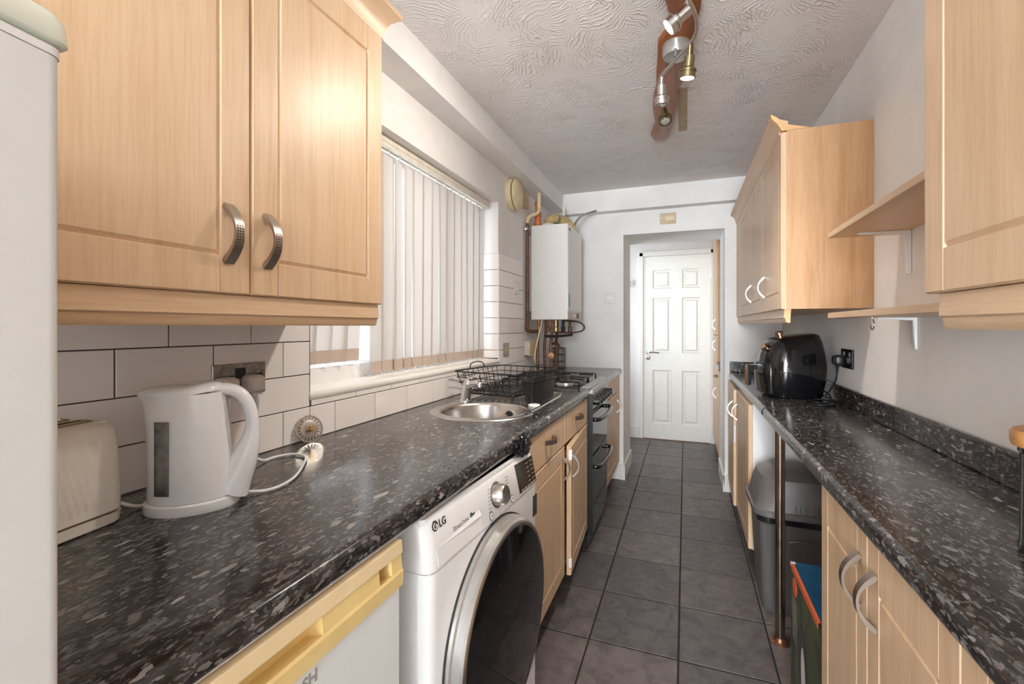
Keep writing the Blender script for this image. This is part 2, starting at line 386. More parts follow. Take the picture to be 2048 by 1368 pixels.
# shared bow handle: length along z, stands off along +x
def bow_mesh():
    mb = MB(); rings = []; n = 16
    for k in range(n + 1):
        t = -1 + 2 * k / n
        xo = 0.004 + 0.028 * (1 - abs(t) ** 2.2); xi = max(0.0, 0.0275 * (1 - (abs(t) / 0.93) ** 2.2))
        w = 0.0085 + 0.001 * t * t; z = 0.052 * t; zi = 0.046 * t
        rings.append([(xo, -w, z), (xo, w, z), (xi, w, zi), (xi, -w, zi)])
    o = mb.loft(rings).build('handle_source', 'handle_metal', smooth=30)
    me = o.data; bpy.data.objects.remove(o); me.name = 'bow_handle'; return me
BOW = bow_mesh()
def bow(parent, loc, facing, horizontal=False, name='handle'):
    rz = 0 if facing > 0 else PI
    return link(name, BOW, parent, loc, (PI / 2 if horizontal else 0, 0, rz))

def plate(mb, xf, s, d, y0, y1, z0, z1, iy0, iy1, iz0, iz1):
    """raised block on a door face: base at depth d behind xf, top edge inset per side"""
    xb = xf - s * d
    mb.add([(xb, y0, z0), (xb, y1, z0), (xb, y1, z1), (xb, y0, z1), (xf, y0 + iy0, z0 + iz0), (xf, y1 - iy1, z0 + iz0), (xf, y1 - iy1, z1 - iz1), (xf, y0 + iy0, z1 - iz1)],
           [(4, 5, 6, 7), (0, 1, 5, 4), (1, 2, 6, 5), (2, 3, 7, 6), (3, 0, 4, 7)])
def door_front(parent, mat, xf, s, y0, y1, z0, z1, t=0.02, st=0.06, rl=0.062, name='door', flat=False, bars=False):
    mb = MB(); d = 0.0045; e = 0.0025
    mb.box(xf - s * d, xf - s * t, y0, y1, z0, z1)
    if bars:      # plain front with two routed upright grooves
        plate(mb, xf, s, d, y0, y0 + st, z0, z1, e, 0.0022, e, e); plate(mb, xf, s, d, y1 - st, y1, z0, z1, 0.0022, e, e, e); plate(mb, xf, s, d, y0 + st, y1 - st, z0, z1, 0.0022, 0.0022, e, e)
    elif flat:
        plate(mb, xf, s, d, y0, y1, z0, z1, e, e, e, e)
    else:
        g = 0.0008; c = 0.007
        plate(mb, xf, s, d, y0, y0 + st, z0, z1, e, 0.0022, e, e)
        plate(mb, xf, s, d, y1 - st, y1, z0, z1, 0.0022, e, e, e)
        plate(mb, xf, s, d, y0 + st, y1 - st, z0, z0 + rl, g, g, e, 0.0028)
        plate(mb, xf, s, d, y0 + st, y1 - st, z1 - rl, z1, g, g, 0.0028, e)
        plate(mb, xf, s, d, y0 + st, y1 - st, z0 + rl, z1 - rl, c, c, c, c)
    return mb.build(name, mat, parent)

# ------------------------------------------------------------------ the room
WX, RX, CZ, EY = -1.06, 0.655, 2.33, 3.79      # tiled left wall face, right wall, ceiling, end wall
WB = WX - 0.008                                # bare left wall behind the tiles
floor = structure('floor', MB().box(-1.3, 0.95, -3.75, 5.5, -0.12, -0.002), 'grout_floor')
X0, TX, Y0, TY = -0.024, 0.3336, 4.2816, 0.3526
def floor_tile_mesh(w, h):
    mb = MB(); g = 0.0032; i = 0.0018
    mb.add([(g, g, -0.004), (w - g, g, -0.004), (w - g, h - g, -0.004), (g, h - g, -0.004), (g, g, -0.0012), (w - g, g, -0.0012), (w - g, h - g, -0.0012), (g, h - g, -0.0012), (g + i, g + i, 0), (w - g - i, g + i, 0), (w - g - i, h - g - i, 0), (g + i, h - g - i, 0)],
           [(8, 9, 10, 11)] + [(k, (k + 1) % 4, 4 + (k + 1) % 4, 4 + k) for k in range(4)] + [(4 + k, 4 + (k + 1) % 4, 8 + (k + 1) % 4, 8 + k) for k in range(4)])
    o = mb.build('t', 'floor_slate'); me = o.data; bpy.data.objects.remove(o); return me
FT = floor_tile_mesh(TX, TY)
for i in range(-3, 3):
    for j in range(-15, 3):
        link('floor_tile', FT, floor, (X0 + (i) * TX, Y0 + j * TY, 0))
wy0, wy1, wz0, wz1 = 1.08, 2.581, 1.024, 2.0   # window opening
wl = MB()
wl.box(-1.32, WB, -3.75, wy0 - .008, 0, CZ); wl.box(-1.32, WB, wy1 + .008, 4.27, 0, CZ)
wl.box(-1.32, WB, wy0 - .008, wy1 + .008, 0, wz0 - .006); wl.box(-1.32, WB, wy0 - .008, wy1 + .008, wz1, CZ)
wall_left = structure('wall_left', wl, 'paint_white')
# metro tiles, running bond, each one a piece of the wall
RP, HP = 0.0983, 0.2043
tmesh = {}
def tile(face, a0, a1, z0, z1, parent, fixed):
    """face 'x' tile on the left wall, 'y' tile on the window reveal"""
    w, h = round(a1 - a0, 4), round(z1 - z0, 4)
    if w < 0.012 or h < 0.012: return
    key = (face, w, h)
    if key not in tmesh:
        mb = MB(); g = 0.0013; d = 0.007; i = 0.0014
        ring = lambda u, q: [(q, u, u), (q, w - u, u), (q, w - u, h - u), (q, u, h - u)]
        mb.loft([ring(g, -d), ring(g, -i), ring(g + i, 0)], False, True)
        if face == 'y': mb.v = [(y, -x, z) for x, y, z in mb.v]
        o = mb.build('t', 'tile_white'); tmesh[key] = o.data; bpy.data.objects.remove(o)
    link('wall_tile', tmesh[key], parent, (fixed, a0, z0) if face == 'x' else (a0, fixed, z0))
TE = 3.046
for k in range(8):
    z0, z1 = 0.9 + k * RP, 0.9 + (k + 1) * RP
    base = 0.982 if k % 2 == 0 else 0.880
    n0 = int(math.floor((0.2 - base) / HP)) - 1
    for n in range(n0, 14):
        a0, a1 = max(base + n * HP, 0.2), min(base + (n + 1) * HP, TE)
        for b0, b1, inw in ((a0, min(a1, wy0), 0), (max(a0, wy0), min(a1, wy1), 1), (max(a0, wy1), a1, 0)):
            if b1 - b0 < 0.012: continue
            if inw:
                tile('x', b0, b1, z0, min(z1, wz0), wall_left, WX)
            elif b0 >= wy1 - 0.001 or k <= 3 or b0 > 0.98:
                tile('x', b0, b1, z0, z1, wall_left, WX)
gb = MB(); gx = WX - 0.0035
gb.box(WB - .001, gx, 0.2, wy0 - 0.002, 0.9, 1.292); gb.box(WB - .001, gx, wy0 - .01, wy1 + .01, 0.9, wz0 - .003); gb.box(WB - .001, gx, wy1 + .002, TE, 0.9, 1.686)
gb.box(-1.18, WX - .001, wy1 + .0035, wy1 + .009, wz0, 1.686)
gb.build('grout', 'grout_dark', wall_left)
for k in range(1, 8):
    tile('y', -1.178, WX, max(0.9 + k * RP, 1.047), 0.9 + (k + 1) * RP, wall_left, wy1)
MB().tube([(WX - .004, wy1 + .002, 1.03), (WX - .004, wy1 + .002, 1.69)], 0.0042, 6).build('tile_trim', 'gloss_white', wall_left)
MB().tube([(WX - .004, wy0 - .002, 1.0), (WX - .004, wy0 - .002, 1.9)], 0.0042, 6).build('tile_trim', 'grout_dark', wall_left)
# right, end, back walls, lobby
structure('wall_right', MB().box(RX, 0.80, -3.75, 5.5, 0, CZ), 'paint_white')
OX0, OX1, OZ = -0.468, 0.278, 1.98
ew = MB(); ew.box(-1.1, OX0, EY, 4.27, 0, CZ); ew.box(OX1, RX + .05, EY, 4.27, 0, CZ); ew.box(OX0, OX1, EY, 4.27, OZ, CZ)
structure('wall_end', ew, 'paint_white')
DY = 5.29; DX0, DX1, DZ = -0.436, 0.25, 2.015
fw = MB(); fw.box(-1.3, DX0 - .03, DY, DY + .12, 0, CZ); fw.box(DX1 + .03, 0.8, DY, DY + .12, 0, CZ); fw.box(DX0 - .03, DX1 + .03, DY, DY + .12, DZ + .03, CZ)
structure('wall_lobby_end', fw, 'paint_white')
lw = MB(); lw.box(-1.1, -1.0, 4.26, 4.45, 0, CZ); lw.box(-1.1, -1.0, 5.15, 5.3, 0, CZ); lw.box(-1.1, -1.0, 4.44, 5.16, 0, .85); lw.box(-1.1, -1.0, 4.44, 5.16, 2.05, CZ)
structure('wall_lobby_left', lw, 'paint_white')
bw = MB(); bw.box(-1.3, -0.82, -3.7, -3.6, 0, CZ); bw.box(0.5, 0.8, -3.7, -3.6, 0, CZ); bw.box(-.83, .51, -3.7, -3.6, 2.25, CZ); bw.box(-.83, .51, -3.7, -3.6, 0, .25)
structure('wall_back', bw, 'paint_white')
structure('ceiling', MB().box(-1.32, 0.8, -3.75, 5.5, CZ, CZ + .1), 'artex')
# boxed-in pipework along the left wall and across the end wall
structure('trim_1', MB().box(WB - .01, -0.948, -3.6, EY, 2.2, CZ + .002), 'paint_white')
structure('trim_2', MB().box(-0.947, RX, 3.70, EY + .01, 2.163, CZ + .002), 'paint_white', bev=(.002, 1))
# skirtings
sk = MB(); sk.box(-.5, OX0 + .014, EY - .016, EY + .001, 0, .125); sk.box(OX0 - .001, OX0 + .014, EY - .016, 4.28, 0, .125)
structure('baseboard_end_left', sk, 'gloss_white', bev=(.004, 2))
sk = MB(); sk.box(OX1 - .014, 0.33, EY - .016, EY + .001, 0, .125); sk.box(OX1 - .014, OX1 + .001, EY - .016, 4.28, 0, .125)
structure('baseboard_end_right', sk, 'gloss_white', bev=(.004, 2))
structure('baseboard_lobby', MB().box(-1.0, DX0 - .05, DY - .018, DY + .001, 0, .13), 'gloss_white', bev=(.004, 2))
# panelled door and frame
fr = MB()
for a, b_ in ((DX0 - .045, DX0), (DX1, DX1 + .045)): fr.box(a, b_, DY - .022, DY + .08, 0, DZ + .045)
fr.box(DX0 - .045, DX1 + .045, DY - .022, DY + .08, DZ, DZ + .045)
structure('trim_3', fr, 'gloss_white', bev=(.005, 2))
door = tag(bpy.data.objects.new('door_1', None), kind='structure'); COL.objects.link(door); door.location = (-.09, DY, 0); OFF['door_1'] = Vector((-.09, DY, 0))
df = DY - .004
panels = [(-.337, -.142, 1.655, 1.863), (-.033, .150, 1.655, 1.863), (-.335, -.142, .950, 1.555), (-.033, .150, .950, 1.555), (-.335, -.145, .175, .760), (-.033, .150, .175, .760)]
leaf = MB(); xs = [DX0 + .002, -.337, -.142, -.033, .150, DX1 - .002]; zs = [.006, .175, .760, .950, 1.555, 1.655, 1.863, DZ - .003]
leaf.box(xs[0], xs[-1], df + .014, df + .04, zs[0], zs[-1])
for i in range(5):
    for j in range(7):
        if i in (1, 3) and j in (1, 3, 5): continue
        leaf.box(xs[i], xs[i + 1], df, df + .02, zs[j], zs[j + 1])
leaf.build('leaf', 'door_white', door)
for (a, b_, c, d) in panels:
    p = MB(); r = lambda u, y: [(a + u, y, c + u), (b_ - u, y, c + u), (b_ - u, y, d - u), (a + u, y, d - u)]
    p.loft([r(0, df), r(.012, df + .011), r(.024, df + .011), r(.040, df + .003)], False, True)
    p.build('panel', 'door_white', door)
hd = MB().lathe([(.024, 0), (.024, .006), (.01, .008), (.01, .04)], (-.385, df, .955), 'y', 16)
hd.v = [(x, 2 * df - y, z) for x, y, z in hd.v]
hd.tube(spline([(-.385, df - .04, .955), (-.36, df - .045, .957), (-.31, df - .042, .955), (-.265, df - .04, .951)], 4), [.009] * 4 + [.008] * 9, 8)
hd.build('lever_handle', 'chrome', door, smooth=40)
kk = MB().lathe([(.023, 0), (.023, -.007), (.012, -.012)], (-.385, df, .895), 'y', 16); kk.build('keyhole_rose', 'chrome', door, smooth=40)
for z in (1.80, .25): box('hinge', 'steel_brushed', door, DX1 - .004, DX1 + .006, df - .008, df + .01, z - .045, z + .045)
box('threshold', 'pipe_brown', door, DX0, DX1, DY - .03, DY + .02, -.001, .006)

# ------------------------------------------------------------------ window with vertical blind
win = tag(bpy.data.objects.new('window_1', None), kind='structure'); COL.objects.link(win); win.location = (-1.2, 1.83, 1.04); OFF['window_1'] = Vector((-1.2, 1.83, 1.04))
fx0, fx1 = -1.25, -1.18
def bar(y0, y1, z0, z1, x0=fx0, x1=fx1, nm='frame'): return box(nm, 'upvc', win, x0, x1, y0, y1, z0, z1, (.006, 2))
bar(wy0 - .008, wy1 + .008, 1.04, 1.10); bar(wy0 - .008, wy1 + .008, 1.94, 2.0); bar(wy0 - .008, wy0 + .05, 1.10, 1.94); bar(wy1 - .05, wy1 + .008, 1.10, 1.94)
bar(1.515, 1.575, 1.10, 1.94, nm='mullion'); bar(2.05, 2.11, 1.10, 1.94, nm='mullion')
for a, b_ in ((wy0 + .05, 1.515), (1.575, 2.05), (2.11, wy1 - .05)):
    box('pane', 'window_glass', win, -1.222, -1.216, a - .01, b_ + .01, 1.09, 1.95)
sill = MB(); prof = [(-1.19, wz0 - .004), (WX - .002, wz0 - .004)] + [(WX - .002 + .008 * math.cos(a), wz0 + .006 + .010 * math.sin(a)) for a in [-PI / 2 + PI * k / 6 for k in range(7)]] + [(-1.19, 1.046)]
prof = [(-1.19, wz0 - .006), (WX + .002, wz0 - .006), (WX + .006, wz0), (WX + .007, wz0 + .008), (WX + .003, wz0 + .015), (WX - .006, wz0 + .018), (-1.19, 1.046)]
sill.prism(prof, 'y', wy0 - .004, wy1 + .004)
sill.build('window_sill', 'gloss_white', win, smooth=50)
BX = -1.135
vb = thing('vertical_blind', 'cream fabric vertical blind with brown weighted hems hanging at the kitchen window', 'blind', (BX, 1.83, 1.05))
hr = MB(); hr.box(BX - .022, BX + .022, wy0 + .002, wy1 - .012, 1.975, 1.999)
for sx in (-1, 1): hr.box(BX + sx * .022, BX + sx * .008, wy0 + .002, wy1 - .012, 1.957, 1.976)
hr.build('head_rail', 'headrail', vb)
yb0, pitch = 1.115, 0.0762
nslat = 19
for k in range(nslat):
    yc = yb0 + k * pitch
    left = yc < 1.47
    ang = math.radians(-4 + random.uniform(-3.0, 4.0)) if not left else math.radians(10 + random.uniform(-4, 4))
    if k in (7, 8, 12): ang -= math.radians(4)
    hw = 0.0445
    def slat(z, y, x, a, th=0.0007):
        c, s_ = math.cos(a), math.sin(a)
        pts = []
        for u, t in ((-hw, -th), (hw, -th), (hw, th), (-hw, th)):
            pts.append((x + u * s_ - t * c, y + u * c + t * s_, z))
        return pts
    zb = 1.058 if not left else 1.112
    lean = random.uniform(-.004, .004)
    bx, by = (BX + lean, yc + random.uniform(-.006, .004)) if not left else (-1.165, yc - .028 + random.uniform(-.01, .008))
    if left and k == 4: by = yc - .045
    zt = 1.950
    lerp = lambda z: (BX + (bx - BX) * (zt - z) / (zt - zb), yc + (by - yc) * (zt - z) / (zt - zb))
    sl = MB(); rings = []
    for z in (zb + .045, 1.3, 1.6, 1.85, zt - .012):
        x, y = lerp(z); rings.append(slat(z, y, x, ang + (0.05 * math.sin(k * 1.7 + z * 3))))
    so = sl.loft(rings).build('slat', 'blind_fabric', vb)
    h = MB(); x, y = lerp(zb); x2, y2 = lerp(zb + .045)
    h.loft([slat(zb, y, x, ang, .0017), slat(zb + .045, y2, x2, ang + (0.05 * math.sin(k * 1.7 + (zb + .045) * 3)), .0017)]).build('hem', 'blind_hem', so)
    MB().lathe([(.004, -.004), (.006, .0), (.003, .012)], (BX + .004, yc, zt - .008), 'z', 8).build('hanger', 'white_plastic', so)
    if k:
        MB().tube(spline([(px_ + .003, py_ + .02, zp + .006), ((px_ + x) / 2 + .003, (py_ + y) / 2, min(zp, zb) - .012), (x + .003, y - .02, zb + .006)], 5), .0012, 5).build('bead_chain', 'white_plastic', so)
    px_, py_, zp = x, y, zb

# ------------------------------------------------------------------ left run: worktop, sink, units, appliances
LF, WT = -0.482, 0.90                    # worktop front, top
NOSE = [(-.56, WT)] + [(LF - .016 + .016 * math.cos(a), WT - .016 + .016 * math.sin(a)) for a in [PI / 2 - PI / 2 * k / 5 for k in range(6)]] + [(LF - .010 + .010 * math.cos(a), WT - .030 + .010 * math.sin(a)) for a in [-PI / 2 * k / 3 for k in range(4)]] + [(-.56, WT - .04)]
wt = thing('worktop', 'long dark speckled worktop with rounded front edge, carrying the sink and the kettle', 'worktop', (-.77, 1.3, WT - .04))
SC = (-0.762, 1.690)                     # bowl centre
def star_rect(x0, x1, y0, y1, n):
    out = []
    for k in range(n):
        a = 2 * PI * k / n; c, s_ = math.cos(a), math.sin(a); t = 9
        for lim, comp, o in ((x1, c, SC[0]), (x0, c, SC[0]), (y1, s_, SC[1]), (y0, s_, SC[1])):
            if abs(comp) > 1e-9:
                q = (lim - o) / comp
                if q > 0: t = min(t, q)
        out.append((SC[0] + t * c, SC[1] + t * s_))
    return out
wm = MB().prism(NOSE, 'y', 0.215, 2.474)
wm.box(WX + .001, -.56, 0.215, 1.45, WT - .04, WT); wm.box(WX + .001, -.56, 1.94, 2.474, WT - .04, WT)
nn = 64; ro = star_rect(WX + .001, -.56, 1.45, 1.94, nn); ri = [(SC[0] + .186 * math.cos(2 * PI * k / nn), SC[1] + .186 * math.sin(2 * PI * k / nn)) for k in range(nn)]
wm.loft([[(x, y, WT - .04) for x, y in ri], [(x, y, WT) for x, y in ri], [(x, y, WT) for x, y in ro]], False, False)
for cx in (WX + .001, -.56):
    for cy in (1.45, 1.94):
        pass
wm.build('slab', 'granite', wt, smooth=35)
box('underside_edge', 'box_white', wt, LF - .05, LF - .006, 0.215, 1.46, WT - .0412, WT - .0395)
wt2 = thing('worktop', 'short dark worktop piece between the cooker and the doorway wall', 'worktop', (-.77, 3.4, WT - .04))
w2 = MB().prism(NOSE, 'y', 3.028, EY - .001); w2.box(WX - .007, -.56, 3.028, EY - .001, WT - .04, WT)
w2.build('slab', 'granite', wt2, smooth=35)
# sink with round bowl and ridged drainer
sk = thing('kitchen_sink', 'stainless steel inset sink with round bowl and ridged drainer', 'sink', (SC[0], SC[1], WT))
def outline(off):
    out = []
    for k in range(nn):
        a = 2 * PI * k / nn; c, s_ = math.cos(a), math.sin(a); r = .212 - off
        if s_ <= 0.05: t = r
        else:
            lo, hi = r, 1.2
            x0, x1, y1, cr = SC[0] - .212 + off, SC[0] + .196 - off, 2.295 - off, .06
            def inside(t):
                x, y = SC[0] + t * c, SC[1] + t * s_
                if not (x0 < x < x1 and y < y1): return False
                for qx in ((x0 + cr), (x1 - cr)):
                    if (x - qx) * (1 if qx > SC[0] else -1) > 0 and y > y1 - cr: return math.hypot(x - qx, y - y1 + cr) < cr
                return True
            lo, hi = .15, 1.2
            for _ in range(30):
                mid = (lo + hi) / 2
                if inside(mid): lo = mid
                else: hi = mid
            t = lo
        out.append((SC[0] + t * c, SC[1] + t * s_))
    return out
def circ(r): return [(SC[0] + r * math.cos(2 * PI * k / nn), SC[1] + r * math.sin(2 * PI * k / nn)) for k in range(nn)]
pl = MB(); zf = WT + .0015
pl.loft([[(x, y, WT) for x, y in outline(0)], [(x, y, WT + .004) for x, y in outline(.003)], [(x, y, WT + .005) for x, y in outline(.010)], [(x, y, zf) for x, y in outline(.016)], [(x, y, zf) for x, y in circ(.183)], [(x, y, zf + .003) for x, y in circ(.178)]], False, False)
pl.build('rim', 'sink_steel', sk, smooth=60)
bl = MB(); bl.loft([[(x, y, WT + z) for x, y in circ(r)] for r, z in ((.178, .0045), (.172, .003), (.168, -.01), (.163, -.10), (.155, -.13), (.13, -.145), (.06, -.148), (.04, -.150))], False, True)
bo = bl.build('bowl', 'sink_steel', sk, smooth=60)
MB().lathe([(.040, 0), (.036, .003), (.02, .001), (0.001, .001)], (SC[0], SC[1], WT - .1495), 'z', 20).build('waste', 'steel_brushed', bo, smooth=50)
for k, w in ((-1, .006), (0, .012), (1, .006)):
    a = math.radians(72) + k * .085; rr = .1632
    p = (SC[0] + rr * math.cos(a), SC[1] + rr * math.sin(a), WT - .036)
    MB().lathe_dir([(w if k == 0 else .004, -.001), (w if k == 0 else .004, .003)], p, (-math.cos(a), -math.sin(a), 0), 12).build('overflow', 'black_matt', bo)
for k in range(11):
    x = -.925 + k * .03
    MB().tube([(x, 1.93 + abs(k - 5) * -.004, zf), (x, 2.25, zf)], .0045, 6).build('drainer_ridge', 'sink_steel', sk, smooth=60)
MB().lathe([(.026, 0), (.026, .004), (.02, .006)], (-.606, 1.872, zf), 'z', 20).build('plug_cover', 'white_plastic', sk, smooth=40)
# mixer tap
tp = thing('mixer_tap', 'chrome mixer tap with short angled spout behind the sink bowl', 'tap', (-.93, 1.865, zf))
b_ = MB().loft([[(-.93 + o + r * math.cos(2 * PI * k / 16), 1.865 + r * math.sin(2 * PI * k / 16), zf + z) for k in range(16)] for r, z, o in ((.030, 0, 0), (.029, .005, 0), (.024, .008, 0), (.0225, .03, .003), (.022, .065, .009), (.022, .088, .014), (.018, .098, .016), (.006, .102, .016))])
b_.build('body', 'chrome', tp, smooth=45)
MB().tube([(-.918, 1.862, zf + .070), (-.885, 1.853, zf + .085), (-.862, 1.847, zf + .088), (-.850, 1.844, zf + .082), (-.848, 1.8435, zf + .070)], [.016, .0145, .014, .0135, .012], 12).build('spout', 'chrome', tp, smooth=50)
MB().loft([[(-.92 + x, 1.865 + y, zf + z + dz) for y, dz in ((-.009, 0), (.009, 0), (.007, .008), (-.007, .008))] for x, z in ((-.012, .094), (.02, .104), (.062, .118))]).build('lever', 'chrome', tp, smooth=40)
# dish rack
RK = thing('dish_rack', 'black wire dish drying rack with plate loops standing on the sink drainer', 'dish rack', (-.815, 2.085, zf + .0035), math.radians(-11))
def rr(hx, hy, z, r=.03, n=3): return [(x, y, z) for x, y in rrect(-hx, hx, -hy, hy, r, n)]
rim = MB()
rim.tube(rr(.175, .205, .125), .0033, 6, True); rim.tube(rr(.168, .198, .098), .002, 5, True); rim.tube(rr(.160, .190, .072), .002, 5, True)
rim.build('rim', 'black_satin', RK, smooth=60, local=True)
sw = MB(); zlo, zhi, bxh, byh = .022, .125, .137, .165
for k in range(9):
    y = -.17 + k * .0425
    for s_ in (-1, 1): sw.tube([(s_ * .174, y, zhi), (s_ * .168, y * .99, .1), (s_ * (bxh + .012), y * .9, .05), (s_ * bxh, y * .88, zlo)], .0017, 5)
for k in range(8):
    x = -.144 + k * .0411
    for s_ in (-1, 1): sw.tube([(x, s_ * .204, zhi), (x * .97, s_ * .198, .1), (x * .9, s_ * (byh + .012), .05), (x * .88, s_ * byh, zlo)], .0017, 5)
sw.build('wire_side', 'black_satin', RK, smooth=60, local=True)
fb = MB(); fb.tube(rr(bxh, byh, zlo, .02), .003, 6, True); fb.tube(rr(bxh + .004, byh + .004, .042, .02), .002, 6, True)
for k in range(13):
    x = -.124 + k * .0207; fb.tube([(x, -byh, zlo), (x, byh, zlo)], .0016, 5)
for k in range(6):
    y = -.14 + k * .056; fb.tube([(-bxh, y, zlo), (bxh, y, zlo)], .0018, 5)
fb.build('wire_base', 'black_satin', RK, smooth=60, local=True)
for yy in (-.10, -.02, .06):
    lp = MB()
    for k in range(11):
        x = -.120 + k * .024
        lp.tube([(x - .007, yy, zlo)] + [(x + .008 * math.cos(a), yy + .006, .052 + .010 * math.sin(a)) for a in [PI - PI * q / 5 for q in range(6)]] + [(x + .007, yy, zlo)], .0016, 5)
    lp.build('plate_loop_row', 'black_satin', RK, smooth=60, local=True)
for s_ in (-1, 1):
    MB().tube(spline([(s_ * .174, -.075, .125), (s_ * .177, -.062, .128), (s_ * .180, -.05, .148), (s_ * .181, 0, .157), (s_ * .180, .05, .148), (s_ * .177, .062, .128), (s_ * .174, .075, .125)], 4), .0028, 6).build('handle', 'black_satin', RK, smooth=60, local=True)
for sx in (-1, 1):
    for sy in (-1, 1): MB().lathe([(.006, 0), (.006, .018), (.003, .024)], (sx * .125, sy * .15, 0), 'z', 8).build('foot', 'black_satin', RK, local=True)
cd = thing('cutlery_caddy', 'black plastic cutlery caddy hooked on the aisle side of the dish rack', 'cutlery holder', (-.6195, 1.996, zf + .0045), math.radians(-11))
cm = MB(); R_ = lambda hx, hy, z: [(x, y, z) for x, y in rrect(-hx, hx, -hy, hy, .008, 2)]
cm.loft([R_(.020, .100, 0), R_(.027, .113, .088), R_(.032, .118, .092), R_(.032, .118, .100), R_(.027, .113, .100), R_(.024, .109, .086), R_(.018, .097, .004)], True, True)
cm.build('tray', 'black_satin', cd, smooth=40, local=True)
MB().box(-.002, .002, -.108, .108, .012, .09).build('divider', 'black_satin', cd, local=True)
for yh in (-.06, .06):   # tabs that hook over the rack's top wire
    MB().tube([(-.029, yh, .096), (-.030, yh, .124), (-.034, yh, .1275), (-.039, yh, .124)], .003, 6).build('hook', 'black_satin', cd, smooth=60, local=True)
# base unit with two drawers and two doors under the sink
U0, UJ, U1, DF = 1.462, 1.962, 2.462, -.494
bu = thing('base_cabinet', 'beech sink base cabinet with two drawers above two framed doors, one door ajar', 'cabinet', (-.78, 1.96, 0))
car = MB().box(-1.04, DF - .021, U0, U1, .15, .70); car.box(-.575, DF - .021, U0, U1, .70, .858); car.box(-1.04, DF - .021, U0, U0 + .018, .15, .858); car.box(-1.04, DF - .021, U1 - .018, U1, .15, .858)
car.build('carcass', 'beech_side', bu)
for a, b_, hy in ((U0 + .002, UJ - .002, 1.655), (UJ + .002, U1 - .002, 2.165)):
    d = door_front(bu, 'beech_vertical', DF, 1, a, b_, .722, .856, name='drawer', st=.055, bars=True)
    bow(d, (DF, (a + b_) / 2, .80), 1, True)
d = door_front(bu, 'beech_vertical', DF, 1, U0 + .002, UJ - .002, .152, .716); bow(d, (DF, UJ - .035, .625), 1)
aj = MB(); d2 = door_front(bu, 'beech_vertical', DF, 1, UJ + .002, U1 - .002, .152, .716); bow(d2, (DF, UJ + .035, .625), 1)
# ajar: swing the right door a little about its hinge edge (far side)
hinge = Vector((DF, U1 - .002, 0)) - OFF['base_cabinet']
d2.matrix_local = Matrix.Translation(hinge) @ Matrix.Rotation(math.radians(3.2), 4, 'Z') @ Matrix.Translation(-hinge)
box('child_lock', 'white_plastic', d2, DF - .012, DF + .004, UJ + .001, UJ + .014, .655, .70, (.003, 2))
box('child_lock', 'white_plastic', d2, DF - .012, DF + .003, UJ + .001, UJ + .012, .185, .225, (.003, 2))
box('plinth', 'black_matt', bu, -.60, -.585, U0, U1, -.001, .152)
# small unit beyond the cooker
eu = thing('base_cabinet', 'narrow beech base cabinet with drawer and door between cooker and doorway', 'cabinet', (-.78, 3.4, 0))
box('carcass', 'beech_side', eu, -1.04, DF - .021, 3.035, EY - .002, .15, .858)
box('drawer', 'beech_vertical', eu, DF - .02, DF, 3.04, 3.62, .735, .856, (.002, 1))
d = door_front(eu, 'beech_vertical', DF, 1, 3.04, 3.62, .152, .726); bow(d, (DF, 3.575, .63), 1)
box('filler', 'beech_vertical', eu, DF - .021, DF - .004, 3.622, EY - .002, .152, .858)
box('plinth', 'black_matt', eu, -.60, -.585, 3.035, EY - .002, -.001, .152)
# cooker
ck = thing('gas_cooker', 'black freestanding gas cooker with double oven doors and steel control panel', 'cooker', (-.75, 2.75, 0))
c0, c1, cf = 2.477, 3.025, -.478
box('body', 'black_satin', ck, -1.05, cf - .02, c0, c1, .03, .888, (.003, 2))
hb = box('hob', 'black_gloss', ck, -1.05, cf + .002, c0 + .001, c1 - .001, .888, .904, (.005, 2))
sp_ = MB(); sp_.prism([(cf - .065, .90), (cf - .05, .912), (cf - .02, .910), (cf + .008, .895), (cf + .010, .872), (cf - .03, .868)], 'y', c0 + .002, c1 - .002); sp_.build('hob_edge', 'grey_enamel', ck, smooth=40)
cp = MB().prism([(cf - .02, .872), (cf + .008, .870), (cf - .004, .775), (cf - .02, .775)], 'y', c0 + .004, c1 - .004).build('control_panel', 'silver_panel', ck)
for k in range(6):
    y = c0 + .06 + k * .085
    kb = MB().lathe([(.021, 0), (.020, .016), (.017, .034), (.014, .036)], (cf + .002, y, .826), 'x', 16); kb.box(cf + .03, cf + .042, y - .005, y + .005, .806, .846)
    kb.build('knob', 'black_satin', cp, smooth=40)
box('side_trim', 'black_satin', ck, cf - .03, cf + .0095, c0, c0 + .0045, .10, .874)
def odoor(z0, z1, glass):
    o = box('oven_door', 'black_gloss', ck, cf - .02, cf, c0 + .003, c1 - .003, z0, z1, (.004, 2))
    box('window', glass, o, cf - .004, cf + .001, c0 + .05, c1 - .05, z0 + .045, z1 - .085, (.001, 1))
    zc = z1 - .04
    MB().tube(spline([(cf - .002, c0 + .04, zc), (cf + .03, c0 + .05, zc), (cf + .042, c0 + .14, zc - .004), (cf + .046, (c0 + c1) / 2, zc - .006), (cf + .042, c1 - .14, zc - .004), (cf + .03, c1 - .05, zc), (cf - .002, c1 - .04, zc)], 5), .012, 8).build('handle', 'black_gloss', o, smooth=60)
odoor(.515, .768, 'glass_dark'); odoor(.10, .508, 'glass_dark')
box('plinth', 'black_matt', ck, -1.0, cf - .06, c0 + .01, c1 - .01, -.001, .04)
for gy in (c0 + .14, c1 - .14):
    for gx in (-.90, -.66):
        bn = MB().lathe([(.055, 0), (.050, .010), (.036, .012)], (gx, gy, .903), 'z', 18); bn.build('burner', 'silver_panel', hb, smooth=40)
        MB().lathe([(.034, .010), (.034, .018), (.028, .020)], (gx, gy, .904), 'z', 18).build('burner_cap', 'black_satin', hb, smooth=40)
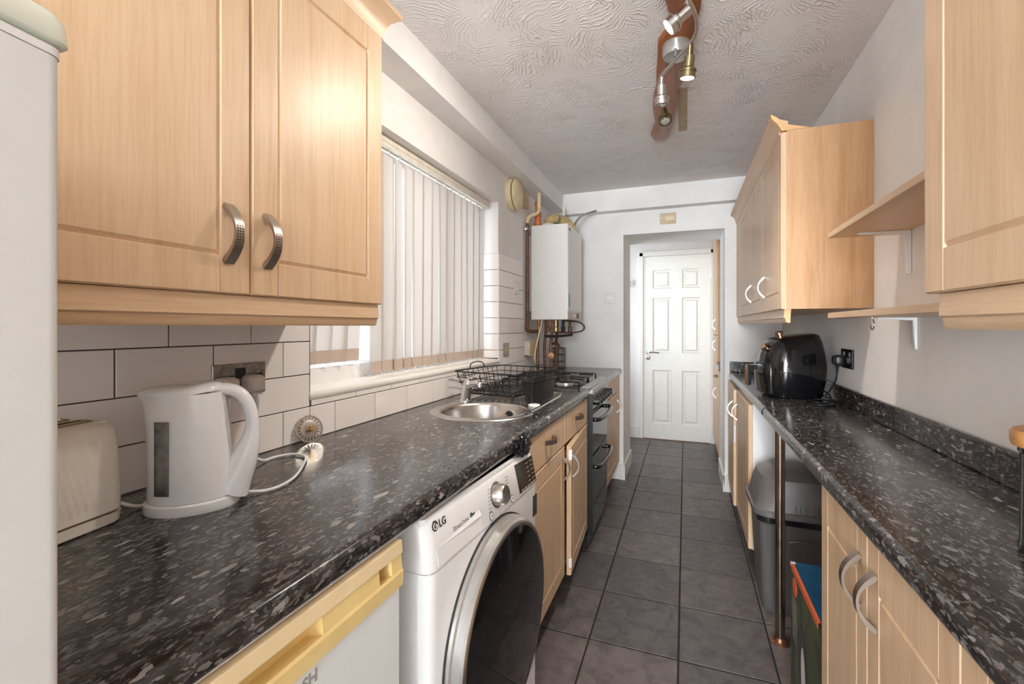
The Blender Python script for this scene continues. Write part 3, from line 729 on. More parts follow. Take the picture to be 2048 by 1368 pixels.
for gy in (c0 + .14, c1 - .14):
    g = MB(); h = .118
    g.tube([(-1.0, gy - h, .932), (-.55, gy - h, .932), (-.55, gy + h, .932), (-1.0, gy + h, .932)], .005, 6, True)
    for gx in (-.90, -.66):
        for a in range(4):
            t = a * PI / 2 + PI / 4 * 0; g.tube([(gx + .028 * math.cos(t), gy + .028 * math.sin(t), .934), (gx + .115 * math.cos(t), gy + .115 * math.sin(t), .934)], .0045, 6)
    g.tube([(-.78, gy - h, .932), (-.78, gy + h, .932)], .0045, 6)
    for x in (-1.0, -.55):
        for s_ in (-1, 1): g.tube([(x, gy + s_ * h, .903), (x, gy + s_ * h, .932)], .005, 6)
    g.build('pan_support', 'black_satin', hb, smooth=50)
# washing machine
wa = thing('washing_machine', 'white front loading washing machine with big dark round door and steel dial', 'washing machine', (-.456, 1.092, 0), math.radians(-2.9))
cb = MB().prism(rrect(-.52, 0, -.3, .3, .022, 4), 'z', .012, .742)
cb.build('cabinet', 'washer_white', wa, smooth=40, local=True)
MB().prism(rrect(-.525, -.02, -.3, .3, .015, 3), 'z', .832, .85).build('lid', 'washer_white', wa, smooth=40, local=True)
pn = MB(); pf = lambda z, o: [(x, y, z) for x, y in rrect(-.50, o, -.302, .302, .028, 5)]
pn.loft([pf(.744, .000), pf(.750, .003), pf(.836, -.0142), pf(.846, -.021), pf(.850, -.034)]); pno = pn.build('control_panel', 'washer_white', wa, smooth=40, local=True)
box('panel_seam', 'washer_white', wa, -.4, -.007, -.294, .294, .7405, .7455, local=True)
def panel_x(z): return .003 - .017 * (z - .75) / .085
pd_ = [(-.275, .752), (-.082, .752), (-.080, .756), (-.080, .788), (-.275, .786)]
MB().loft([[(panel_x(z) - .004, y, z) for y, z in pd_], [(panel_x(z) + .0008, y, z) for y, z in pd_]]).build('detergent_drawer', 'washer_white', pno, local=True)
lip_ = MB()   # overhanging edge of the finger scoop
lip_.add([(panel_x(.7845) - .001, -.262, .7845), (panel_x(.789) - .001, -.085, .789), (panel_x(.797) - .001, -.085, .797), (panel_x(.7865) - .001, -.262, .7865), (panel_x(.7845) + .001, -.262, .7848), (panel_x(.789) + .0075, -.085, .787), (panel_x(.797) + .001, -.085, .797), (panel_x(.7865) + .0008, -.262, .7865)],
         [(0, 3, 2, 1), (4, 5, 6, 7), (0, 1, 5, 4), (1, 2, 6, 5), (2, 3, 7, 6), (3, 0, 4, 7)])
lip_.build('drawer_lip', 'washer_white', pno, local=True)
pnorm = (.981, 0, .196)
MB().lathe_dir([(.034, -.002), (.034, .0006)], (panel_x(.80), .015, .800), pnorm, 32).build('dial_ring', 'ink_grey', pno, local=True)
MB().lathe_dir([(.0315, -.002), (.0315, .0012), (.0275, .002), (.0258, .026), (.022, .030), (.014, .029)], (panel_x(.80), .015, .800), pnorm, 32).build('dial', 'steel_brushed', pno, smooth=40, local=True)
for y, z in ((-.030, .762), (.100, .762)):
    MB().lathe_dir([(.0105, -.002), (.0105, .0010)], (panel_x(z), y, z), pnorm, 24).build('button_ring', 'ink_dark', pno, local=True)
    MB().lathe_dir([(.0085, -.002), (.0085, .0018)], (panel_x(z), y, z), pnorm, 24).build('button', 'washer_white', pno, local=True)
    MB().lathe_dir([(.0035, -.002), (.0035, .0021)], (panel_x(z), y, z), pnorm, 12).build('button_mark', 'ink_grey', pno, local=True)
dp = MB(); dp.add([(panel_x(z) + q, y, z) for q in (-.003, .0012) for y, z in ((.155, .757), (.285, .757), (.285, .833), (.150, .838))], [(0, 1, 2, 3), (4, 7, 6, 5), (0, 4, 5, 1), (1, 5, 6, 2), (2, 6, 7, 3), (3, 7, 4, 0)]); dpo = dp.build('display', 'display_brown', pno, local=True)
pr_ = MB()
for r in range(5):
    for c in range(2): pr_.box(panel_x(.765 + r * .013) + .0012, panel_x(.765 + r * .013) + .0018, .225 + c * .03, .242 + c * .03, .772 + r * .0125, .7745 + r * .0125)
for c in range(5): pr_.box(.0035, .005, .165 + c * .023, .180 + c * .023, .761, .7645)
pr_.build('display_print', 'display_print', dpo, local=True)
pr_ = MB()
for r in range(7):
    z = .772 + r * .0085
    pr_.box(panel_x(z), panel_x(z) + .0006, -.040 + r * .002, -.024 + r * .002, z, z + .002); pr_.box(panel_x(z), panel_x(z) + .0006, .068 + r * .002, .086 + r * .002, z, z + .002)
pr_.build('programme_print', 'ink_grey', pno, local=True)
tilt = Matrix.Rotation(math.radians(-14), 4, 'Y')
lz = .829
MB().lathe_dir([(.0105, -.002), (.0105, .0010)], (panel_x(lz), -.266, lz), pnorm, 24).build('logo_disc', 'ink_dark', pno, local=True)
MB().tube([(panel_x(lz + .0062 * math.sin(a)) + .0016, -.266 + .0062 * math.cos(a), lz + .0062 * math.sin(a)) for a in [PI * .5 + 1.6 * PI * k / 12 for k in range(13)]] + [(panel_x(lz) + .0016, -.266, lz)], .0009, 5).build('logo_mark', 'washer_white', pno, local=True)
lean = Matrix.Rotation(math.radians(-11.3), 4, 'X')
text('logo_lettering', 'LG', 'ink_dark', pno, .022, face_px((panel_x(.821) + .0004, -.252, .821)) @ lean, bold=.0005)
text('lettering', 'Direct Drive', 'ink_grey', pno, .0135, face_px((panel_x(.793) + .0004, -.205, .793)) @ lean, bold=.0002)
text('lettering', '8kg', 'ink_dark', pno, .0155, face_px((panel_x(.793) + .0004, -.128, .793)) @ lean, bold=.0003)
dc = (0, .002, .482)
dr = MB().lathe([(.2585, -.004), (.2585, .012), (.254, .016), (.2525, .034), (.248, .040)], dc, 'x', 64, False, False)
dro = dr.build('door_ring', 'silver_panel', wa, smooth=30, local=True)
MB().lathe([(.248, .0395), (.244, .043), (.238, .0435), (.2355, .042)], dc, 'x', 64, False, False).build('door_trim', 'steel_brushed', dro, smooth=40, local=True)
MB().lathe([(.2625, -.003), (.2625, .003), (.255, .004)], dc, 'x', 56, True, False).build('door_gap', 'black_matt', dro, smooth=40, local=True)
MB().lathe([(.2362, .036), (.2355, .0425), (.17, .050), (.08, .054), (.001, .055)], dc, 'x', 64, True, True).build('door_glass', 'glass_dark', dro, smooth=60, local=True)
box('door_latch', 'aged_ivory', dro, .012, .030, -.258, -.236, .425, .45, (.003, 2), local=True)
box('sticker', 'ink_dark', wa, -.002, .0008, .262, .297, .648, .712, local=True)
stk = MB().lathe([(.045, 0), (.045, .0006)], (0, .25, .17), 'x', 24); stk.v = [(x, .25 + (y - .25) * .7, z) for x, y, z in stk.v]; stk.build('round_sticker', 'box_white', wa, local=True)
for sx in (-.46, -.05):
    for sy in (-.25, .25): MB().lathe([(.02, -.001), (.02, .014)], (sx, sy, 0), 'z', 12).build('foot', 'black_matt', wa, local=True)
# crumpled black bag on the washing machine
bm_ = bmesh.new(); bmesh.ops.create_icosphere(bm_, subdivisions=4, radius=1)
for v in bm_.verts:
    p = v.co.copy(); n_ = noise.turbulence(p * 2.6 + Vector((3, 1, 7)), 4, True, noise_basis='VORONOI_F1')
    k = 0.72 + 0.34 * n_ + 0.07 * math.sin(p.x * 11 + p.y * 5)
    v.co = Vector((p.x * .023 * k, p.y * .060 * k, max(-.0005, (p.z * .55 + .42) * .066 * (k if p.z > 0 else 1))))
me = bpy.data.meshes.new('crumpled_bag'); bm_.to_mesh(me); bm_.free(); me.materials.append(MATS['bag_black']); me.shade_smooth(); me.set_sharp_from_angle(angle=math.radians(28))
bag = bpy.data.objects.new('crumpled_bag', me); COL.objects.link(bag); bag.location = (-.466, 1.325, .8485)
tag(bag, 'small crumpled black plastic bag lying on top of the washing machine', 'bag')
# under-counter freezer
fz = thing('undercounter_freezer', 'white undercounter freezer with yellowed cream grip strip along its top', 'freezer', (-.75, .46, 0))
f0, f1, ff = .222, .712, -.487
box('cabinet', 'fridge_white', fz, -1.03, ff - .04, f0, f1, .01, .85, (.004, 2))
box('door', 'fridge_white', fz, ff - .038, ff, f0, f1, .03, .772, (.006, 3))
tr = MB(); tr.prism([(ff - .05, .852), (ff + .004, .852), (ff + .006, .828), (ff - .05, .828)], 'y', f0, f1); tr.build('top_lip', 'cream_lip', fz, bev=(.002, 2))
gs = MB(); gs.prism([(ff - .04, .829), (ff - .03, .829), (ff - .028, .79), (ff + .004, .800), (ff + .007, .796), (ff + .005, .770), (ff - .04, .770)], 'y', f0, f1)
for a, b_ in ((f0, f0 + .03), (f1 - .03, f1), ((f0 + f1) / 2 + .05, (f0 + f1) / 2 + .18)):
    gs.prism([(ff - .035, .8285), (ff + .001, .8285), (ff + .004, .80), (ff - .035, .78)], 'y', a, b_)
gs.build('grip_strip', 'cream_yellow', fz, smooth=40)
text('lettering', 'SH', 'ink_grey', fz, .024, face_px(Vector((ff + .0004, .481, .742)) - OFF['undercounter_freezer']), bold=.0006)
# tall fridge at the near end, turned a little out of line
fg = thing('tall_fridge', 'tall white fridge with pale green top lid standing beside the kettle counter', 'fridge', (-.422, .197, 0), math.radians(9))
box('cabinet', 'fridge_white', fg, -.58, -.045, -.55, -.004, .02, 1.415, (.008, 3), local=True)
MB().prism(rrect(-.042, 0, -.55, 0, .010, 5), 'z', .05, 1.4325).build('door', 'fridge_white', fg, smooth=40, local=True)
MB().prism(rrect(-.042, -.006, -.55, -.006, .008, 5), 'z', 1.431, 1.435).build('seal', 'fridge_white', fg, smooth=40, local=True)
MB().prism(rrect(-.042, .0002, -.55, .0012, .010, 5), 'z', 1.4334, 1.4392).build('door_top_strip', 'white_plastic', fg, smooth=40, local=True)
MB().prism(rrect(-.56, -.014, -.548, -.014, .008, 5), 'z', 1.41, 1.4445).build('neck', 'fridge_white', fg, smooth=40, local=True)
MB().loft([[(x, y, z) for x, y in rrect(-.58 + i, .004 - i, -.552 + i, .005 - i, .012, 5)] for z, i in ((1.4425, .001), (1.4435, 0), (1.457, .001), (1.463, .004), (1.467, .010), (1.468, .02))]).build('top_lid', 'fridge_lid', fg, smooth=50, local=True)
for sx in (-.54, -.06):
    for sy in (-.5, -.05): MB().lathe([(.02, -.001), (.02, .03)], (sx, sy, 0), 'z', 12).build('foot', 'black_matt', fg, local=True)

# ------------------------------------------------------------------ wall cabinets and shelves
def rings_run(mb, prof, xw, xf, s, y0, y1, ret0, ret1):
    """moulding round the front (and returned ends) of a cabinet: prof = (out, z)"""
    rings = []
    for o, z in prof:
        rings.append([(xw, y0 - (o if ret0 else 0), z), (xf + s * o, y0 - (o if ret0 else 0), z), (xf + s * o, y1 + (o if ret1 else 0), z), (xw, y1 + (o if ret1 else 0), z)])
    mb.loft(rings, True, True)
CORN = [(-.002, 1.990), (.004, 1.992), (.006, 2.004), (.010, 2.022), (.020, 2.040), (.034, 2.050), (.040, 2.054), (.040, 2.066), (.030, 2.067)]
PELM = [(-.018, 1.296), (-.010, 1.296), (-.008, 1.262), (-.013, 1.259), (-.015, 1.247), (-.019, 1.242), (-.030, 1.242)]
LW = -.74
lc = thing('wall_cabinet', 'double beech wall cabinet with bow handles above the kettle, beside the window', 'cabinet', (-.9, .61, 1.24))
box('carcass', 'beech_side', lc, WX + .001, LW - .021, .215, 1.0, 1.296, 2.0)
for a, b_, hy in ((.217, .612, .567), (.616, 1.0, .646)):
    d = door_front(lc, 'beech_vertical', LW, 1, a, b_, 1.297, 1.994, st=.058, rl=.066); bow(d, (LW, hy, 1.40), 1)
cm = MB(); rings_run(cm, CORN, WX + .001, LW - .004, 1, .215, 1.0, False, True); cm.build('cornice', 'beech_along_run', lc, smooth=40)
pm = MB(); pm.prism([(LW + o, z) for o, z in PELM] + [(LW - .034, 1.296)], 'y', .215, 1.0 - .004); pm.prism([(y, z) for y, z in ((.982, 1.296), (.996, 1.296), (.99, 1.243), (.982, 1.243))], 'x', WX + .001, LW - .02)
pm.build('pelmet', 'beech_along_run', lc, smooth=35)
RW = .353
rc = thing('wall_cabinet', 'row of three beech wall cupboards with bow handles above the air fryer', 'cabinet', (.5, 2.75, 1.25))
box('carcass', 'beech_side', rc, RW + .0205, RX - .001, 2.066, EY - .004, 1.309, 2.010)
for a, b_ in ((2.066, 2.553), (2.557, 3.060), (3.064, 3.50)):
    door_front(rc, 'beech_vertical', RW, -1, a, b_, 1.309, 2.004, st=.058, rl=.066)
dd = [o for o in rc.children if o.name.startswith('door')]
bow(dd[0], (RW, 2.465, 1.425), -1); bow(dd[1], (RW, 2.93, 1.425), -1)
box('filler', 'beech_vertical', rc, RW + .004, RW + .02, 3.502, EY - .004, 1.309, 2.004)
cm = MB(); cm.prism([(RW + .004 - o, z + .014) for o, z in CORN] + [(RW + .03, 2.06), (RW + .03, 2.012)], 'y', 2.10, EY - .004)
cm.build('cornice', 'beech_along_run', rc, smooth=40)
ce = MB(); ce.prism([(RW + .10, 2.011), (RW + .004, 2.011), (RW - .012, 2.04), (RW - .034, 2.066), (RW - .036, 2.082), (RW - .018, 2.07), (RW + .02, 2.035)], 'y', 2.066, 2.10); ce.build('cornice_end', 'beech_edge', rc)
pm = MB(); pm.prism([(RW - o + .003, z + .013) for o, z in PELM] + [(RW + .037, 1.309)], 'y', 2.075, EY - .004); pm.build('pelmet', 'beech_along_run', rc, smooth=35)
pe = MB(); pe.prism([(RW - o + .0035, z + .0125) for o, z in PELM] + [(RW + .034, 1.309)], 'y', 2.072, 2.076); pe.build('pelmet_end', 'beech_edge', rc)
nc = thing('wall_cabinet', 'near beech wall cupboard holding the end of the open shelves', 'cabinet', (.5, .5, 1.23))
NE = .908
box('carcass', 'beech_side', nc, RW + .0205, RX - .001, -.09, NE - .004, 1.29, 2.0)
for a, b_ in ((NE - .497, NE), (-.09, NE - .501)): door_front(nc, 'beech_vertical', RW, -1, a, b_, 1.291, 1.994, st=.058, rl=.066)
cm = MB(); rings_run(cm, CORN, RX - .001, RW + .004, -1, -.09, NE, False, True); cm.build('cornice', 'beech_along_run', nc, smooth=40)
pm = MB(); pm.prism([(RW - o + .002, z - .006) for o, z in PELM] + [(RW + .034, 1.29)], 'y', -.09, NE - .02); pm.build('pelmet', 'beech_along_run', nc, smooth=35)
for nm, lab, x0, z0, y1, br in (('shelf', 'beech shelf board on a white bracket between the two wall cupboards', .455, 1.54, 1.845, 1), ('shelf', 'lower beech shelf board with a cup hook under it', .455, 1.268, 1.845, 0)):
    sh = thing(nm, lab, 'shelf', (.54, 1.3, z0))
    box('board', 'beech_along_run', sh, x0, RX - .001, NE - .003, y1, z0, z0 + .018, (.001, 1))
    for yb_ in (1.76 if br else 1.67,):
        bk = MB()
        if br:
            bk.prism([(RX - .001, z0), (RX - .135, z0), (RX - .14, z0 - .006), (RX - .02, z0 - .012), (RX - .012, z0 - .135), (RX - .001, z0 - .14)], 'y', yb_, yb_ + .012)
            bk.build('bracket', 'white_plastic', sh, bev=(.002, 2))
        else:
            bk.prism([(RX - .001, z0), (RX - .10, z0), (RX - .10, z0 - .005), (RX - .012, z0 - .010), (RX - .008, z0 - .095), (RX - .001, z0 - .10)], 'y', yb_ + .05, yb_ + .062)
            bk.build('bracket', 'white_plastic', sh, bev=(.002, 2))
            hk = MB().tube([(.535, 1.70, z0 + .004), (.535, 1.70, z0 - .006)] + [(.535, 1.70 + .014 * math.cos(a), z0 - .022 + .016 * math.sin(a)) for a in [PI / 2 + 1.5 * PI * k / 10 for k in range(11)]], .0018, 6)
            hk.build('cup_hook', 'steel_brushed', sh, smooth=60)

# ------------------------------------------------------------------ right run
RF = .302
rn = [(RX - .002, WT)] + [(RF + .016 - .016 * math.cos(a), WT - .016 + .016 * math.sin(a)) for a in [PI / 2 - PI / 2 * k / 5 for k in range(6)]] + [(RF + .010 - .010 * math.cos(a), WT - .030 + .010 * math.sin(a)) for a in [-PI / 2 * k / 3 for k in range(4)]] + [(RX - .002, WT - .04)]
w3 = thing('worktop', 'long black speckled breakfast worktop with upstand, propped on a metal leg', 'worktop', (.48, 1.0, WT - .04))
MB().prism(rn, 'y', -.7, 2.170).build('slab', 'granite', w3, smooth=35)
box('upstand', 'granite', w3, .636, RX - .001, -.7, 2.02, WT - .001, .978, (.006, 3)); box('upstand', 'granite', w3, .637, RX - .001, 2.0225, 2.170, WT - .001, .977, (.006, 3))
w4 = thing('worktop', 'far black speckled worktop piece under the air fryer with corner upstand', 'worktop', (.48, 2.95, WT - .04))
MB().prism([(x + (.004 if x < .6 else 0), z - .001) for x, z in rn], 'y', 2.172, EY - .001).build('slab', 'granite', w4, smooth=35)
box('upstand', 'granite', w4, .637, RX - .001, 2.172, EY - .001, WT - .001, .978, (.006, 3))
box('upstand', 'granite', w4, RF + .008, .637, EY - .02, EY - .001, WT - .001, .978, (.006, 3))
MB().tube(spline([(RF + .05, 2.171, WT + .0005), (RF + .018, 2.171, WT + .0004), (RF + .0035, 2.171, WT - .006), (RF - .0012, 2.171, WT - .018), (RF - .001, 2.171, WT - .03)], 4), .0022, 5).build('joint_strip', 'black_matt', w4)
RD = .313
nb = thing('base_cabinet', 'near beech base cabinet with tall framed doors under the black worktop', 'cabinet', (.48, .9, 0))
box('carcass', 'white_plastic', nb, RD + .0205, RX - .003, -.6, 1.312, .12, .858)
box('plinth', 'black_matt', nb, RD + .06, RD + .075, -.6, 1.31, -.001, .122)
edges = [1.323, 1.018, .712, .406, .10]
for i in range(4):
    d = door_front(nb, 'beech_vertical', RD, -1, edges[i + 1] + .002, edges[i] - .001, .125, .856, st=.052, rl=.085)
    bow(d, (RD, edges[i + 1] + .04 if i % 2 == 0 else edges[i] - .04, .755), -1)
fb_ = thing('base_cabinet', 'far beech base cabinet with white side beside the grey bin', 'cabinet', (.48, 3.2, 0))
box('carcass', 'white_plastic', fb_, RD + .004, RX - .003, 2.575, EY - .002, .12, .857)
box('plinth', 'black_matt', fb_, RD + .05, RD + .065, 2.575, EY - .002, -.001, .122)
d = door_front(fb_, 'beech_vertical', RD - .017, -1, 2.572, 3.152, .125, .846); bow(d, (RD - .017, 3.10, .72), -1)
d2 = door_front(fb_, 'beech_vertical', RD - .017, -1, 3.158, 3.735, .125, .846); bow(d2, (RD - .017, 3.215, .72), -1)
hinge = Vector((RD - .017, 3.735, 0)) - OFF['base_cabinet.002'] if 'base_cabinet.002' in OFF else Vector((0, 0, 0))
hinge = Vector((RD - .017, 3.735, 0)) - Vector((.48, 3.2, 0))
d2.matrix_local = Matrix.Translation(hinge) @ Matrix.Rotation(math.radians(-1.6), 4, 'Z') @ Matrix.Translation(-hinge)
lk = MB().tube([(RD - .024, 3.155, .62), (RD - .026, 3.155, .52)], .007, 6); lk.tube([(RD - .024, 3.135, .625), (RD - .024, 3.175, .625)], .005, 6); lk.lathe([(.010, 0), (.010, .012)], (RD - .03, 3.155, .605), 'x', 10)
lk.build('child_lock', 'white_plastic', fb_, smooth=50)
pole = thing('metal_post', 'tarnished metal tube post with round foot plate holding up the worktop', 'post', (.349, 2.06, 0))
MB().lathe([(.0175, .006), (.0175, .861)], (.349, 2.06, 0), 'z', 20).build('tube', 'pole_metal', pole, smooth=50)
MB().lathe([(.036, -.001), (.036, .004), (.024, .008), (.020, .02)], (.349, 2.06, 0), 'z', 24).build('foot_plate', 'copper', pole, smooth=40)
# bin
bi = thing('swing_bin', 'grey plastic swing-top bin with black liner under the worktop', 'bin', (.452, 2.385, 0))
bx, by = .452, 2.385
def rb(hx, hy, z, r=.045, dx=0, dy=0): return [(x, y, z) for x, y in rrect(bx - hx + dx, bx + hx + dx, by - hy + dy, by + hy + dy, r, 5)]
MB().loft([rb(.128, .134, -.001), rb(.134, .140, .02), rb(.136, .142, .03), rb(.154, .160, .425), rb(.158, .164, .43)]).build('body', 'bin_grey', bi, smooth=40)
MB().loft([rb(.155, .161, .395), rb(.160, .166, .400), rb(.162, .168, .432)], False, False).build('liner', 'bag_black', bi, smooth=40)
MB().loft([rb(.172, .178, .425, .07), rb(.176, .182, .430, .07), rb(.176, .182, .450, .07), rb(.168, .174, .455, .065), rb(.160, .168, .485, .08), rb(.152, .162, .535, .09), rb(.138, .150, .580, .10), rb(.10, .115, .605, .09), rb(.04, .05, .612, .035)]).build('lid', 'bin_grey', bi, smooth=35)
gr = MB()
for k in range(9): gr.tube([(bx - .02 + k * .016, by - .176, .456), (bx - .02 + k * .016, by - .166, .486)], .004, 6)
gr.build('lid_rib_row', 'bin_grey', bi, smooth=60)
MB().tube([(bx - .105 + .042 * math.cos(a), by + .01 + .085 * math.sin(a), .566 + .035 * math.cos(a)) for a in [PI * .55 + PI * .9 * k / 12 for k in range(13)]], .0025, 5).build('flap_seam', 'bin_grey', bi, smooth=60)
MB().tube([(bx - .04 + .016 * k, by - .1585, .325 + .012 * math.sin(PI * k / 7)) for k in range(8)], .004, 6).build('grip_line', 'bin_grey', bi, smooth=60)
# cardboard box
pb = thing('cardboard_box', 'printed cardboard box with blue top and orange edge beside the cabinet door', 'box', (.45, 1.53, 0))
b0, b1, bxa = 1.338, 1.690, .316
box('carton', 'box_print', pb, bxa, .60, b0, b1, -.001, .485)
box('top_print', 'box_blue', pb, bxa + .006, .60, b0, b1, .4845, .4865)
box('edge_stripe', 'box_orange', pb, bxa - .0008, bxa + .007, b0 + .03, b1 - .012, .470, .4868)
box('corner_tape', 'box_white', pb, bxa - .001, bxa + .012, b1 - .012, b1 + .0005, .478, .4875)
pp = MB()
for k in range(3): pp.add([(bxa - .0006, b1 - .03 - k * .022, .40), (bxa - .0006, b1 - .035 - k * .022, .40), (bxa - .0006, b1 - .045 - k * .022, .27), (bxa - .0006, b1 - .040 - k * .022, .27)], [(0, 1, 2, 3)])
pp.build('white_print', 'box_white', pb)
og = MB().lathe([(.028, 0), (.028, -.0008)], (bxa, b1 - .06, .435), 'x', 20); og.build('orange_print', 'box_orange', pb)
sh_ = MB(); sh_.loft([[(bxa - .0008, b1 - .16 + .05 * math.cos(a) - .06 * math.sin(a) * 0, .26 + .11 * math.sin(a) + .03 * math.cos(a)) for a in [2 * PI * k / 20 for k in range(20)]]], False, True); sh_.build('dark_print', 'ink_dark', pb)
sh_ = MB(); sh_.loft([[(bxa - .0012, b1 - .17 + .026 * math.cos(a), .235 + .08 * math.sin(a) + .02 * math.cos(a)) for a in [2 * PI * k / 20 for k in range(20)]]], False, True); sh_.build('white_print', 'box_white', pb)

# ------------------------------------------------------------------ things on the worktops
# kettle: local x runs spout to handle
kt = thing('kettle', 'white plastic jug kettle with grey water gauge on its power base', 'kettle', (-.876, .603, WT), math.radians(44)); kt.scale = (.955, .955, .955)
def oval(cx, a, b_, z, n=32, e=2.0):
    out = []
    for k in range(n):
        t = 2 * PI * k / n; c, s_ = math.cos(t), math.sin(t)
        out.append((cx + a * math.copysign(abs(c) ** (2 / e), c), b_ * math.copysign(abs(s_) ** (2 / e), s_), z))
    return out
MB().loft([oval(0, .080, .064, -.0005), oval(0, .082, .066, .004), oval(0, .081, .065, .018), oval(0, .076, .060, .021)]).build('power_base', 'kettle_white', kt, smooth=40, local=True)
body = []
for z, l, r_, b_ in ((.022, -.076, .076, .060), (.05, -.075, .072, .061), (.10, -.076, .066, .061), (.15, -.077, .061, .060), (.19, -.079, .057, .058), (.212, -.084, .054, .056), (.226, -.092, .052, .054)):
    ring = oval(0, 1, b_, z)
    ring = [((l * -x if x < 0 else r_ * x), y * (1 - .55 * max(0, -x - .45) if z > .2 else 1), zz) for x, y, zz in ring]
    body.append(ring)
MB().loft(body).build('body', 'kettle_white', kt, smooth=40, local=True)
ld = []
for z, k in ((.2255, 1.0), (.231, .99), (.236, .90), (.240, .70), (.2415, .4)):
    ring = oval(0, 1, .0535 * k, z)
    ld.append([(((-.091 if x < 0 else .053) * k * abs(x)), y * (1 - .5 * max(0, -x - .45)), zz + .006 * (x if x > 0 else 0)) for x, y, zz in ring])
MB().loft(ld).build('lid', 'kettle_white', kt, smooth=50, local=True)
MB().loft([oval(.015, .03, .016, .2405), oval(.015, .028, .014, .2445), oval(.015, .02, .008, .246)]).build('lid_button', 'kettle_white', kt, smooth=50, local=True)
hp = spline([(.030, 0, .228), (.060, 0, .228), (.084, 0, .214), (.099, 0, .182), (.102, 0, .145), (.096, 0, .110), (.084, 0, .078), (.070, 0, .050), (.058, 0, .026)], 5)
hm = MB(); rings = []
for i, p in enumerate(hp):
    t = (hp[min(i + 1, len(hp) - 1)] - hp[max(i - 1, 0)]).normalized(); nrm = Vector((t.z, 0, -t.x)); f = i / (len(hp) - 1)
    w = .0135 + (.010 if f < .15 else 0) * (1 - f / .15) + max(0, f - .5) * .05; th = .0125 + max(0, f - .48) * .055
    rings.append([tuple(p + nrm * (th * math.cos(2 * PI * k / 14)) + Vector((0, w * math.sin(2 * PI * k / 14), 0))) for k in range(14)])
hm.loft(rings).build('handle', 'kettle_white', kt, smooth=60, local=True)
gy_ = lambda x, z: -.0612 * math.sqrt(max(0, 1 - (x / .0765) ** 2))
ga = MB(); ring0 = []; 
cols = [(-.052 + .0245 * k / 4) for k in range(5)]
zz_ = (.040, .075, .11, .145, .178)
ga.add([(x, gy_(x, z) - .0012, z) for z in zz_ for x in cols], [(r * 5 + c, r * 5 + c + 1, (r + 1) * 5 + c + 1, (r + 1) * 5 + c) for r in range(4) for c in range(4)])
go = ga.build('water_gauge', 'gauge_grey', kt, local=True, smooth=60); md = go.modifiers.new('solid', 'SOLIDIFY'); md.thickness = .002; md.offset = 0
text('lettering', 'MAX', 'ink_dark', kt, .0055, Matrix.Translation((-.048, gy_(-.04, 0) - .0034, .160)) @ Matrix.Rotation(math.radians(-33), 4, 'Z') @ Matrix.Rotation(PI / 2, 4, 'X'), extrude=.0002)
MB().lathe_dir([(.007, 0), (.007, .006), (.004, .010)], (.097, .012, .085), (.9, .4, -.2), 10).build('switch_light', 'blue_led', kt, local=True)
def W2(pts): return pts
kc = MB().tube(spline([(-.842, .668, .907), (-.80, .705, .9045), (-.81, .775, .9045), (-.87, .865, .9045), (-.915, .915, .9045), (-.962, .925, .9045), (-.985, .89, .9048), (-.985, .85, .906), (-1.0, .835, .925), (-1.012, .85, .97), (-1.018, .862, 1.03), (-1.02, .864, 1.062)], 6), .0034, 8)
kco = kc.build('kettle_cable', 'kettle_white', smooth=60)
tag(kco, 'white kettle cable looping over the worktop up to the wall socket', 'cable')
# toaster
ts = thing('toaster', 'cream two-slice toaster with rippled side, half hidden by the fridge', 'toaster', (-.975, .373, WT), math.radians(9))
def tsec(y, z0=.024): 
    out = []
    return out
tb = MB(); rings = []
for z, hx, hy in ((.024, .074, .140), (.060, .0745, .1405), (.140, .070, .138), (.160, .067, .135), (.172, .060, .128), (.1765, .050, .118)):
    ring = []
    for x, y in rrect(-hx, hx, -hy, hy, .032, 5):
        ring.append((x, y, z))
    rings.append(ring)
tb.loft(rings, True, False)
zt_ = .1765
for x0_, x1_, y0_, y1_ in ((-.050, -.038, -.118, .118), (-.012, .012, -.118, .118), (.038, .050, -.118, .118), (-.038, -.012, -.118, -.104), (.012, .038, -.118, -.104), (-.038, -.012, .104, .118), (.012, .038, .104, .118)):
    tb.box(x0_, x1_, y0_, y1_, zt_ - .006, zt_)
tb.build('body', 'toaster_cream', ts, smooth=40, local=True)
rp = MB(); vs = []; fs = []; ny, nz = 60, 10
for i in range(ny + 1):
    for j in range(nz + 1):
        y = -.108 + .216 * i / ny; z = .034 + .115 * j / nz; f = min(1, 6 * min(i / ny, 1 - i / ny, j / nz + .02, 1 - j / nz + .02))
        vs.append((0.0735 + .0024 * f * (1 + math.sin(2 * PI * (y + .25 * (z - .09)) / .0115)) - max(0, z - .06) * .045, y, z))
for i in range(ny):
    for j in range(nz): a = i * (nz + 1) + j; fs.append((a, a + nz + 1, a + nz + 2, a + 1))
rp.add(vs, fs).build('rippled_panel', 'toaster_cream', ts, smooth=80, local=True)
MB().loft([[(x, y, z) for x, y in rrect(-hx, hx, -hy, hy, .03, 5)] for z, hx, hy in ((-.0005, .068, .132), (.003, .073, .138), (.0195, .0745, .140))]).build('base', 'toaster_cream', ts, smooth=40, local=True)
MB().prism(rrect(-.0715, .0715, -.137, .137, .03, 5), 'z', .019, .025).build('band', 'brass_dark', ts, smooth=40, local=True)
for x in (-.025, .025):
    MB().loft([[(x + u * .0131, v * .1045, z) for u, v in ((-1, -1), (1, -1), (1, 1), (-1, 1))] for z in (.040, .1755)], True, False).build('bread_slot', 'brass_dark', ts, local=True)
    MB().tube([(p[0], p[1], .177) for p in rrect(x - .014, x + .014, -.106, .106, .006, 2)], .0018, 5, True).build('slot_rim', 'brass_dark', ts, local=True)
